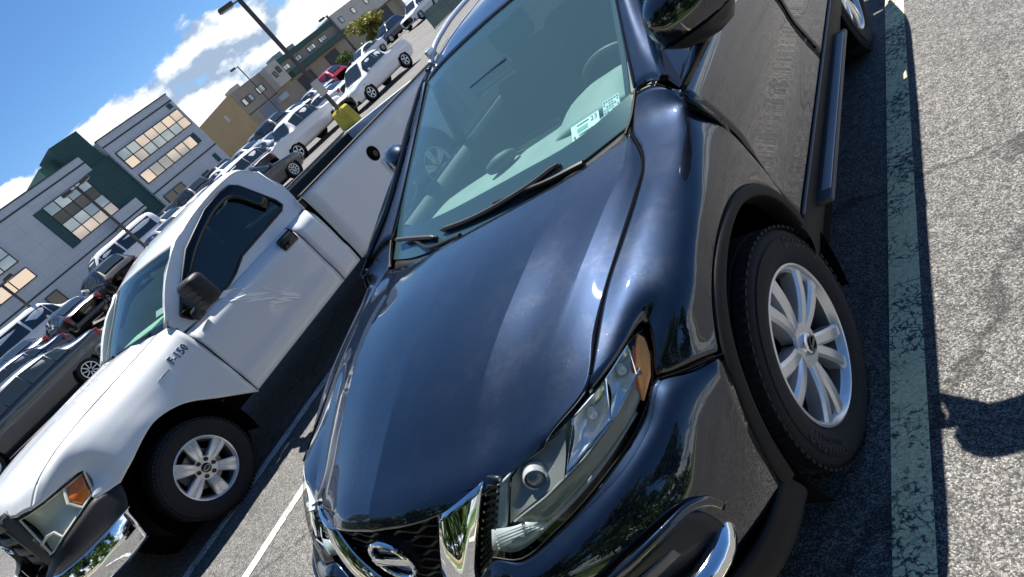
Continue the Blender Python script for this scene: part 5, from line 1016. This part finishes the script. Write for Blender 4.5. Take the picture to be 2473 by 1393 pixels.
# ---------------------------------------------------------------- other parked vehicles
COLS = {'silver': ((.48, .50, .52), .7), 'white': ((.76, .77, .78), 0), 'black': ((.012, .012, .014), .2), 'grey': ((.060, .068, .078), .75), 'navy': ((.010, .022, .07), .5), 'red': ((.36, .02, .035), .3), 'dkgreen': ((.02, .06, .055), .4), 'dkgrey': ((.05, .053, .058), .6)}
for k, (c, mt) in COLS.items(): pmat('paint_' + k, c, .32, mt, .5, 1.0, .03)
glass_dark = pmat('car_glass', (.018, .026, .030), .03, 0, .6, .6, .01); pmat('tan_glow', (.5, .5, .46), .5)
KIND = {
 'sedan': (4.75, .90, .325, .185, .80, [(0, .34, .46, .62, .66, .58, .40), (.03, .24, .48, .70, .75, .78, .55), (.13, .20, .50, .80, .87, .87, .62), (.28, .20, .52, .90, .965, .89, .68), (.44, .20, .52, .94, 1.40, .89, .60), (.58, .20, .52, .96, 1.45, .89, .60), (.73, .20, .54, .98, 1.37, .89, .58), (.87, .20, .55, .99, 1.08, .88, .64), (.965, .24, .55, .96, 1.03, .83, .60), (1, .36, .55, .84, .92, .70, .50)]),
 'suv': (4.7, .93, .37, .20, .80, [(0, .40, .56, .78, .84, .62, .45), (.03, .30, .58, .88, .95, .84, .60), (.14, .26, .60, .98, 1.05, .90, .66), (.26, .26, .62, 1.04, 1.10, .91, .72), (.40, .26, .62, 1.08, 1.66, .91, .64), (.60, .26, .62, 1.10, 1.73, .91, .65), (.86, .26, .64, 1.12, 1.68, .90, .62), (.96, .28, .66, 1.10, 1.25, .87, .68), (.985, .30, .66, 1.05, 1.10, .84, .66), (1, .45, .66, .95, 1.0, .74, .6)]),
 'van': (5.6, .99, .37, .20, .78, [(0, .40, .60, .90, .98, .66, .5), (.03, .30, .62, 1.02, 1.10, .88, .64), (.10, .28, .64, 1.12, 1.22, .95, .72), (.17, .28, .66, 1.16, 1.30, .96, .76), (.28, .28, .66, 1.18, 2.02, .97, .76), (.5, .28, .66, 1.18, 2.10, .97, .78), (.95, .28, .66, 1.18, 2.10, .97, .78), (.985, .28, .66, 1.18, 1.95, .96, .78), (.99, .30, .66, 1.16, 1.30, .95, .78), (1, .45, .66, 1.0, 1.1, .9, .7)]),
 'pickup': (5.6, .98, .40, .22, .77, [(0, .42, .62, .92, 1.0, .68, .5), (.03, .36, .64, 1.02, 1.10, .90, .66), (.14, .34, .66, 1.10, 1.17, .95, .72), (.27, .34, .66, 1.14, 1.22, .96, .76), (.37, .34, .66, 1.18, 1.84, .96, .66), (.52, .34, .66, 1.20, 1.88, .96, .66), (.635, .34, .66, 1.22, 1.76, .96, .66), (.69, .34, .66, 1.22, 1.27, .95, .80), (.985, .36, .66, 1.21, 1.24, .95, .80), (1, .5, .66, 1.1, 1.2, .9, .74)])}
CMESH = {}
def car_meshes(kind):
    if kind in CMESH: return CMESH[kind]
    L, w, R, tw, wx, st = KIND[kind]; sec = []
    for (s, zb, zm, zl, zt, wl, wt) in st:
        y = -L / 2 + L * s; ww = w * (wl / .9 if wl < .85 else 1)
        half = [(0, zb), (ww * .86, zb), (ww, zm), (ww * 1.0, zm + (zl - zm) * .55), (wl, zl), (wt + (wl - wt) * .12, zl + (zt - zl) * .86), (wt * .8, zt - .01), (0, zt + .012)]
        sec.append([Vector((a, y, b)) for a, b in half])
    rows = [list(r) for r in sec]
    V, F, nu, nv = net(rows, 4, 3); F = orient(V, F, (0, 0, .6)); mb = MB().add(V, F); mb.add(*mir(V, F))
    m = {'body': mesh('body', mb.V, mb.F, True, 45)}
    def P(i, j): return sec[i][j]
    ge = list(range(3, 8)); gl = MB(); panes = []
    def quad(a, b, c, d, nrm, t=.012):
        return prism([a + nrm * .022, b + nrm * .022, c + nrm * .022, d + nrm * .022], nrm, t)
    for sg in (1, -1):
        f = lambda v: Vector((sg * v.x, v.y, v.z))
        pairs = ((3, 4), (4, 5), (5, 6), (6, 7)) if kind != 'van' else ((3, 4), (4, 5), (5, 6))
        for i, j in pairs:
            a, b, c, d = P(i, 4), P(j, 4), P(j, 5), P(i, 5)
            if (i, j) == (3, 4): a, d = a.lerp(b, .30), d.lerp(c, .45)
            if (i, j) == (6, 7):
                if kind in ('pickup', 'van'): continue
                b, c = a.lerp(b, .62), d.lerp(c, .40)
            q = lambda u, v: (a.lerp(b, u)).lerp(d.lerp(c, u), v)
            lo = .06; hi = .92; u0, u1 = .02, .98 if kind != 'van' else .94
            panes.append(quad(f(q(u0, lo)), f(q(u1, lo)), f(q(u1, hi)), f(q(u0, hi)), Vector((sg, 0, .25)).normalized()))
    def cross(i, j, lo, hi, ny):
        a, b = P(i, 7).lerp(P(j, 7), lo), P(i, 7).lerp(P(j, 7), hi); c, d = P(i, 6).lerp(P(j, 6), lo), P(i, 6).lerp(P(j, 6), hi)
        nr = Vector((0, ny, .6)).normalized(); W0 = Vector((c.x * 1.12, 0, 0)); W1 = Vector((d.x * 1.05, 0, 0))
        panes.append(prism([Vector((-W0.x, c.y, c.z)) + nr * .035, Vector((0, a.y, a.z)) + nr * .035, Vector((W0.x, c.y, c.z)) + nr * .035, Vector((W1.x, d.y, d.z)) + nr * .035, Vector((0, b.y, b.z)) + nr * .035, Vector((-W1.x, d.y, d.z)) + nr * .035], nr, .012))
    cross(3, 4, .08, .93, -1); cross(6, 7, .10, .9, 1)
    m['panes'] = [mesh('window', v, orient(v, f, sum(v, Vector()) / len(v)), False) for v, f in panes]
    tv = lathe([(-.18, R * .62), (-.2, R * .9), (-.18, R), (-.03, R), (.0, R * .93), (.012, R * .78), (.006, R * .66), (-.01, R * .62)], 28); m['tyre'] = mesh('tyre', tv[0], tv[1], True, 40)
    rv = MB().add(*lathe([(.004, R * .66), (.0, R * .60), (-.05, R * .55)], 24))
    for k in range(5 if kind != 'sedan' else 9): rv.add(*spoke(2 * pi * k / (5 if kind != 'sedan' else 9), .03, 2 * pi * k / (5 if kind != 'sedan' else 9), R * .62, .07 if kind != 'sedan' else .035, .07 if kind != 'sedan' else .03, -.01, -.005, .03))
    m['rim'] = mesh('rim', rv.V, rv.F, True, 40)
    av = lathe([(.0, .001), (.0, R * 1.20)], 28); m['arch'] = mesh('wheel_arch', av[0], av[1], False)
    hb = box((0, 0, 0), (.34, .12, .15), .03); m['lamp'] = mesh('lamp', hb[0], hb[1])
    tb = box((0, 0, 0), (.20, .10, .22 if kind != 'pickup' else .34), .03); m['tail'] = mesh('tail_lamp', tb[0], tb[1])
    pb = box((0, 0, 0), (.14, .10, .13), .03); m['mirror'] = mesh('door_mirror', pb[0], pb[1])
    bb_ = box((0, 0, 0), (w * 1.75, .12, .20), .04); m['bumper'] = mesh('bumper', bb_[0], bb_[1])
    hn = box((0, 0, 0), (.02, .17, .035), .008); m['handle'] = mesh('door_handle', hn[0], hn[1])
    CMESH[kind] = m; return m
def put(name, me, mat, parent, loc, rz=0):
    o = bpy.data.objects.new(name, me); COL.objects.link(o); o.parent = parent; o.location = loc; o.rotation_euler = (0, 0, rz)
    if not me.materials: me.materials.append(None)
    o.material_slots[0].link = 'OBJECT'; o.material_slots[0].material = mat; return o
def parked(kind, col, x, y, rz, label, group=None, z=None, cat=None, scale=1, nm=None, trim=True):
    L, w, R, tw, wx, st = KIND[kind]; m = car_meshes(kind); pm = MAT['paint_' + col]
    r = empty(nm or {'sedan': 'parked_car', 'suv': 'parked_suv', 'van': 'parked_van', 'pickup': 'parked_pickup'}[kind], (x, y, hgt(x, y) if z is None else z), (0, 0, rz)); r.scale = (scale,) * 3
    tag(r, label, cat or {'sedan': 'car', 'suv': 'car', 'van': 'van', 'pickup': 'pickup truck'}[kind], group)
    put('body', m['body'], pm, r, (0, 0, 0))
    for p in m['panes']: put('window', p, MAT['car_glass'], r, (0, 0, 0))
    yf = -L / 2 + L * .19; yr = L / 2 - L * .205
    if kind == 'pickup': yf = -L / 2 + L * .175; yr = L / 2 - L * .20
    for sg in (1, -1):
        for yy in (yf, yr):
            put('wheel_arch', m['arch'], MAT['void_black'], r, (sg * (w + .004), yy, R), 0 if sg > 0 else pi)
            t = put('wheel', m['tyre'], MAT['rubber'], r, (sg * (w + .008), yy, R), 0 if sg > 0 else pi); put('rim', m['rim'], MAT['alloy'], t, (.004, 0, 0))
        zl = st[1][3]; put('headlamp', m['lamp'], MAT['lamp_pale'], r, (sg * w * .66, -L / 2 + .13, zl - .06), sg * .5)
        zt = st[8][3]; put('tail_lamp', m['tail'], MAT['red_lens'], r, (sg * w * .84, L / 2 - .10, zt - .10), sg * -.3)
        put('door_mirror', m['mirror'], pm, r, (sg * (w + .06), -L / 2 + L * .335, st[3][3] + .08))
        for q in (.47, .62): put('door_handle', m['handle'], pm, r, (sg * (w + .005), -L / 2 + L * q, st[4][3] - .12))
    if kind == 'pickup':
        if 'bed' not in m: bv = box((0, 0, 0), (w * 1.62, L * .285, .10), .01); m['bed'] = mesh('bed', *bv)
        put('bed', m['bed'], MAT['void_black'], r, (0, -L / 2 + L * .838, 1.215))
    put('bumper', m['bumper'], MAT['black_plastic'] if kind in ('pickup', 'suv') else pm, r, (0, -L / 2 + .10, .42)); put('bumper', m['bumper'], MAT['black_plastic'] if kind in ('pickup', 'suv') else pm, r, (0, L / 2 - .08, .46))
    return r
pk = 'vehicles parked across the lot'
parked('sedan', 'grey', -17.9, 2.55, 0, 'dark grey sedan just beyond the white work pickup, seen over its bonnet', pk)
parked('sedan', 'navy', -25.5, 4.3, 0, 'dark blue car at the left picture edge behind the grey sedan', pk)
parked('van', 'white', -36.0, 9.0, pi, 'white van with one side window below the lower left office windows', pk)
parked('sedan', 'black', -31.2, 6.6, -pi / 2, 'black car with red tail lamps, nearest the left edge in its row', pk)
parked('sedan', 'black', -31.0, 9.1, -pi / 2, 'black car with red tail lamps between the white van and the black SUV', pk)
parked('suv', 'black', -31.4, 11.5, -pi / 2, 'tall black SUV parked in front of the long white passenger van', pk)
parked('van', 'white', -37.0, 15.4, 0, 'long white passenger van with a row of side windows below the green entrance', pk)
parked('sedan', 'dkgrey', -20.4, 13.2, pi, 'dark grey car seen over the cab roof of the white work pickup', pk)
parked('suv', 'white', -27.0, 18.6, pi, 'white car with its flank towards the camera behind the dark grey car', pk)
parked('pickup', 'white', -24.6, 20.4, pi, 'white pickup with a red tail lamp beside the yellow lamp post base', pk)
av = parked('pickup', 'white', -22.2, 24.2, 0, 'clean white crew-cab pickup standing right of the yellow lamp post base', pk, scale=.98)
parked('sedan', 'white', -29.5, 27.5, -pi / 2, 'white car half hidden behind the clean white crew-cab pickup', pk)
parked('suv', 'red', -38.0, 36.5, -pi / 2, 'red car below the green balcony, left of the green shrub', pk)
row = ['silver', 'black', 'white', 'silver', 'dkgrey', 'white', 'silver']
pos = ['leftmost of the far row under the office corner', 'second from the left in the far row of cars', 'third from the left in the far row of cars', 'fourth from the left in the far row of cars', 'third from the right in the far row of cars', 'second from the right in the far row of cars', 'rightmost of the far row, left of the red car']
for i, c in enumerate(row): parked('suv' if i % 3 == 1 else 'sedan', c, -37.2 - (i % 2) * .4, 18.6 + i * 2.55, -pi / 2, {'silver': 'silver', 'black': 'black', 'white': 'white', 'dkgrey': 'dark grey'}[c] + ' car, ' + pos[i], pk)
row3 = ['white', 'black', 'silver', 'dkgrey', 'white', 'silver']
pos3 = ['against the office wall under the strip windows, first from the left', 'against the office wall, second from the left', 'against the office wall, third from the left', 'against the office wall, fourth from the left', 'against the office wall, fifth from the left', 'against the office wall, last before the tan end wall']
for i, c in enumerate(row3): parked('suv' if i % 2 else 'sedan', c, -43.4, 19.5 + i * 2.6, -pi / 2, {'silver': 'silver', 'black': 'black', 'white': 'white', 'dkgrey': 'dark grey'}[c] + ' car ' + pos3[i], pk)
row2 = ['silver', 'white', 'dkgrey', 'silver']
pos2 = ['in the middle row straight above the cab of the white work pickup', 'in the middle row next to the dark grey one, window band visible', 'in the middle row behind the white car', 'in the middle row nearest the lamp post']
for i, c in enumerate(row2): parked('sedan', c, -30.6, 14.6 + i * 2.7, -pi / 2, {'silver': 'silver', 'white': 'white', 'dkgrey': 'dark grey'}[c] + ' car ' + pos2[i], pk)
parked('suv', 'navy', -41.0, 50.2, 0, 'dark blue SUV at the far end beside the yellow-green bush', pk); parked('sedan', 'red', -46.5, 56.0, 0, 'red car at the far end behind the dark blue SUV', pk)
parked('suv', 'white', -35.5, 48.6, 0, 'white car behind the green mesh fence at the far end', pk); parked('suv', 'dkgreen', -31.0, 48.0, 0, 'dark green car at the far end beside the roof rail of the crossover', pk)
parked('sedan', 'white', -38.5, 42.8, 0, 'small white car between the green shrub and the mesh fence', pk); parked('suv', 'black', -44.0, 60.5, 0, 'black SUV farthest along the lane', pk)
# ---------------------------------------------------------------- fence, bushes
glass('mesh_green', (.35, .50, .46), .02, .5, (.02, .10, .09), .62)
fe = empty('mesh_fence', (-27.6, 42, hgt(-27.6, 42))); tag(fe, 'green screened fence along the lane at the far end of the lot', 'fence')
for i in range(6):
    a = Vector((-.0 - i * 1.0, -4 + i * 4.4, 0)); b = Vector((-(i + 1) * 1.0, -4 + (i + 1) * 4.4, 0))
    V, F = prism([a + Vector((0, 0, .12)), b + Vector((0, 0, .12)), b + Vector((0, 0, 1.25)), a + Vector((0, 0, 1.25))], (1, .2, 0), .01); obj('screen_panel', V, F, MAT['mesh_green'], fe, smooth=False)
    MB().tube([a, a + Vector((0, 0, 1.3))], .03, 6).obj('fence_post', MAT['trim_green'], fe)
def leaf_mat(name, c1, c2):
    m = bpy.data.materials.new(name); m.use_nodes = True; t = m.node_tree; p = t.nodes['Principled BSDF']
    g = nd(t, 'ShaderNodeNewGeometry'); r = ramp(t, [(0, c1), (1, c2)]); ln(t, g, r, g.outputs.find('Random Per Island')); ln(t, r, p); p.inputs['Roughness'].default_value = .55
    tr = nd(t, 'ShaderNodeBsdfTranslucent'); ln(t, r, tr); mx = nd(t, 'ShaderNodeMixShader'); mx.inputs[0].default_value = .3; ln(t, p, mx, 0, 1); ln(t, tr, mx, 0, 2); out = [n for n in t.nodes if n.type == 'OUTPUT_MATERIAL'][0]; ln(t, mx, out); MAT[name] = m
leaf_mat('leaf_yellow', (.10, .12, .015), (.26, .25, .04)); leaf_mat('leaf_green', (.02, .055, .012), (.09, .15, .03)); leaf_mat('leaf_dark', (.015, .04, .012), (.06, .11, .025)); pmat('bark', (.09, .07, .05), .9, bump=.5, bump_scale=20, noise_amt=.3, noise_scale=9)
def crown(name, parent, lumps, n, size, mat, seed):
    random.seed(seed); V = []; F = []
    for (cx, cy, cz, rr, rz) in lumps:
        for _ in range(n):
            d = Vector((random.gauss(0, 1), random.gauss(0, 1), random.gauss(0, 1))).normalized() * (random.random() ** .42)
            c = Vector((cx + d.x * rr, cy + d.y * rr, cz + d.z * rz)); s = size * random.uniform(.6, 1.4)
            a = Vector((random.gauss(0, 1), random.gauss(0, 1), random.gauss(0, .5))).normalized(); b = a.cross(Vector((random.gauss(0, 1), random.gauss(0, 1), random.gauss(0, 1)))).normalized()
            k = len(V); V += [c - a * s, c + b * s * .5, c + a * s, c - b * s * .5]; F.append((k, k + 1, k + 2, k + 3))
    return obj(name, V, F, MAT[mat], parent, smooth=False)
def tree(name, label, loc, h, r, mat, seed, n=380, size=.16, cat='tree', group=None, lumps=9, low=.48):
    o = empty(name, loc); tag(o, label, cat, group); random.seed(seed)
    tk_ = MB().tube(hermite([(0, 0, -.2), (.05 * h * .1, 0, h * .25), (0, .04, h * .5), (.05, 0, h * .8)], 10), [.035 * h * (1 - i * .08) for i in range(11)], 8); tr = tk_.obj('trunk', MAT['bark'], o)
    for k in range(5):
        a = k * 1.3 + seed; tp = MB().tube(hermite([(0, 0, h * (.3 + .08 * k)), (r * .3 * cos(a), r * .3 * sin(a), h * (.48 + .07 * k)), (r * .62 * cos(a), r * .62 * sin(a), h * (.58 + .07 * k))], 6), [.016 * h * (1 - i * .12) for i in range(7)], 6); tp.obj('limb', MAT['bark'], tr)
    L = [(random.gauss(0, .42) * r, random.gauss(0, .42) * r, h * random.uniform(low, .88), r * random.uniform(.38, .6), h * random.uniform(.10, .17)) for _ in range(lumps)]
    crown('crown', o, L, n, size, mat, seed + 5); return o
tree('bush', 'yellow-green bush in front of the pale beige block', (-50, 59.2, 2.2), 3.6, 2.1, 'leaf_yellow', 4, 240, .17, 'bush', lumps=16, low=.2)
tree('shrub', 'dark green shrub in front of the workshop roller door', (-45, 48.6, 1.6), 2.4, 1.5, 'leaf_green', 8, 200, .13, 'bush', lumps=9, low=.2)
# ---------------------------------------------------------------- what stands behind the photographer (seen in paint and chrome)
pmat('grass_soil', (.075, .13, .028), .9, noise_amt=.45, noise_scale=3, bump=.6, bump_scale=40); pmat('kerb_stone', (.42, .40, .36), .85, noise_amt=.15, noise_scale=5, bump=.3, bump_scale=60); pmat('edging_stone', (.50, .36, .26), .85, noise_amt=.25, noise_scale=4, bump=.4, bump_scale=30)
sheet('grass_verge', [-40, -20, -10, -5, -1, 3, 8, 20, 40], [-30, -18, -10, -6, -3.7], .10, MAT['grass_soil'], hf=lambda x, y: hgt(clamp(x, -16, 4), y))
ks = bpy.data.meshes.new('kerb_stone')
V, F = box((0, 0, 0), (.98, .16, .30), .02)
kerb = empty('kerb', (-20, -3.6, 0)); tag(kerb, 'pale concrete kerb along the grass verge behind the photographer', 'kerb')
km = mesh('kerb_stone', V, F)
for i in range(46):
    x = -20 + i; o = ob('kerb_stone', km, MAT['kerb_stone'], kerb); o.location = (i, 0, hgt(clamp(x, -16, 4), -7) + .02)
ORD = ('first', 'second', 'third', 'fourth', 'fifth', 'sixth', 'seventh', 'eighth', 'ninth', 'tenth')
for i in range(10):
    x = -15 + i * 3.3
    tree('verge_tree', 'leafy tree on the verge behind the photographer, ' + ORD[i] + ' from the left', (x, -7.4 - (i % 3) * 1.7, hgt(clamp(x, -16, 4), -11) + .05), 6.4 + (i * 37 % 5) * .6, 2.6, 'leaf_dark', 20 + i, 230, .24, 'tree', 'trees on the verge', 15, .30)
V, F = box((0, 0, 0), (.42, .22, .24), .03); em_ = mesh('edging_stone', V, F)
ed = empty('stone_edging', (-12, -5.0, 0)); tag(ed, 'row of pinkish edging stones on the verge behind the photographer', 'edging')
for i in range(26):
    x = -12 + i * .46; o = ob('edging_stone', em_, MAT['edging_stone'], ed); o.location = (i * .46, 0, hgt(clamp(x, -16, 4), -8) + .2); o.rotation_euler = (random.uniform(-.06, .06), random.uniform(-.06, .06), random.uniform(-.08, .08))

for i in range(9):
    x = -12 + i * 3.1
    tree('verge_shrub', 'rounded shrub on the verge behind the photographer, ' + ORD[i] + ' from the left', (x, -5.9 - (i % 2) * .5, hgt(clamp(x, -16, 4), -6) + .08), 1.9 + (i * 13 % 4) * .2, 1.5, 'leaf_green', 60 + i, 130, .13, 'bush', 'shrubs on the verge', 10, .15)
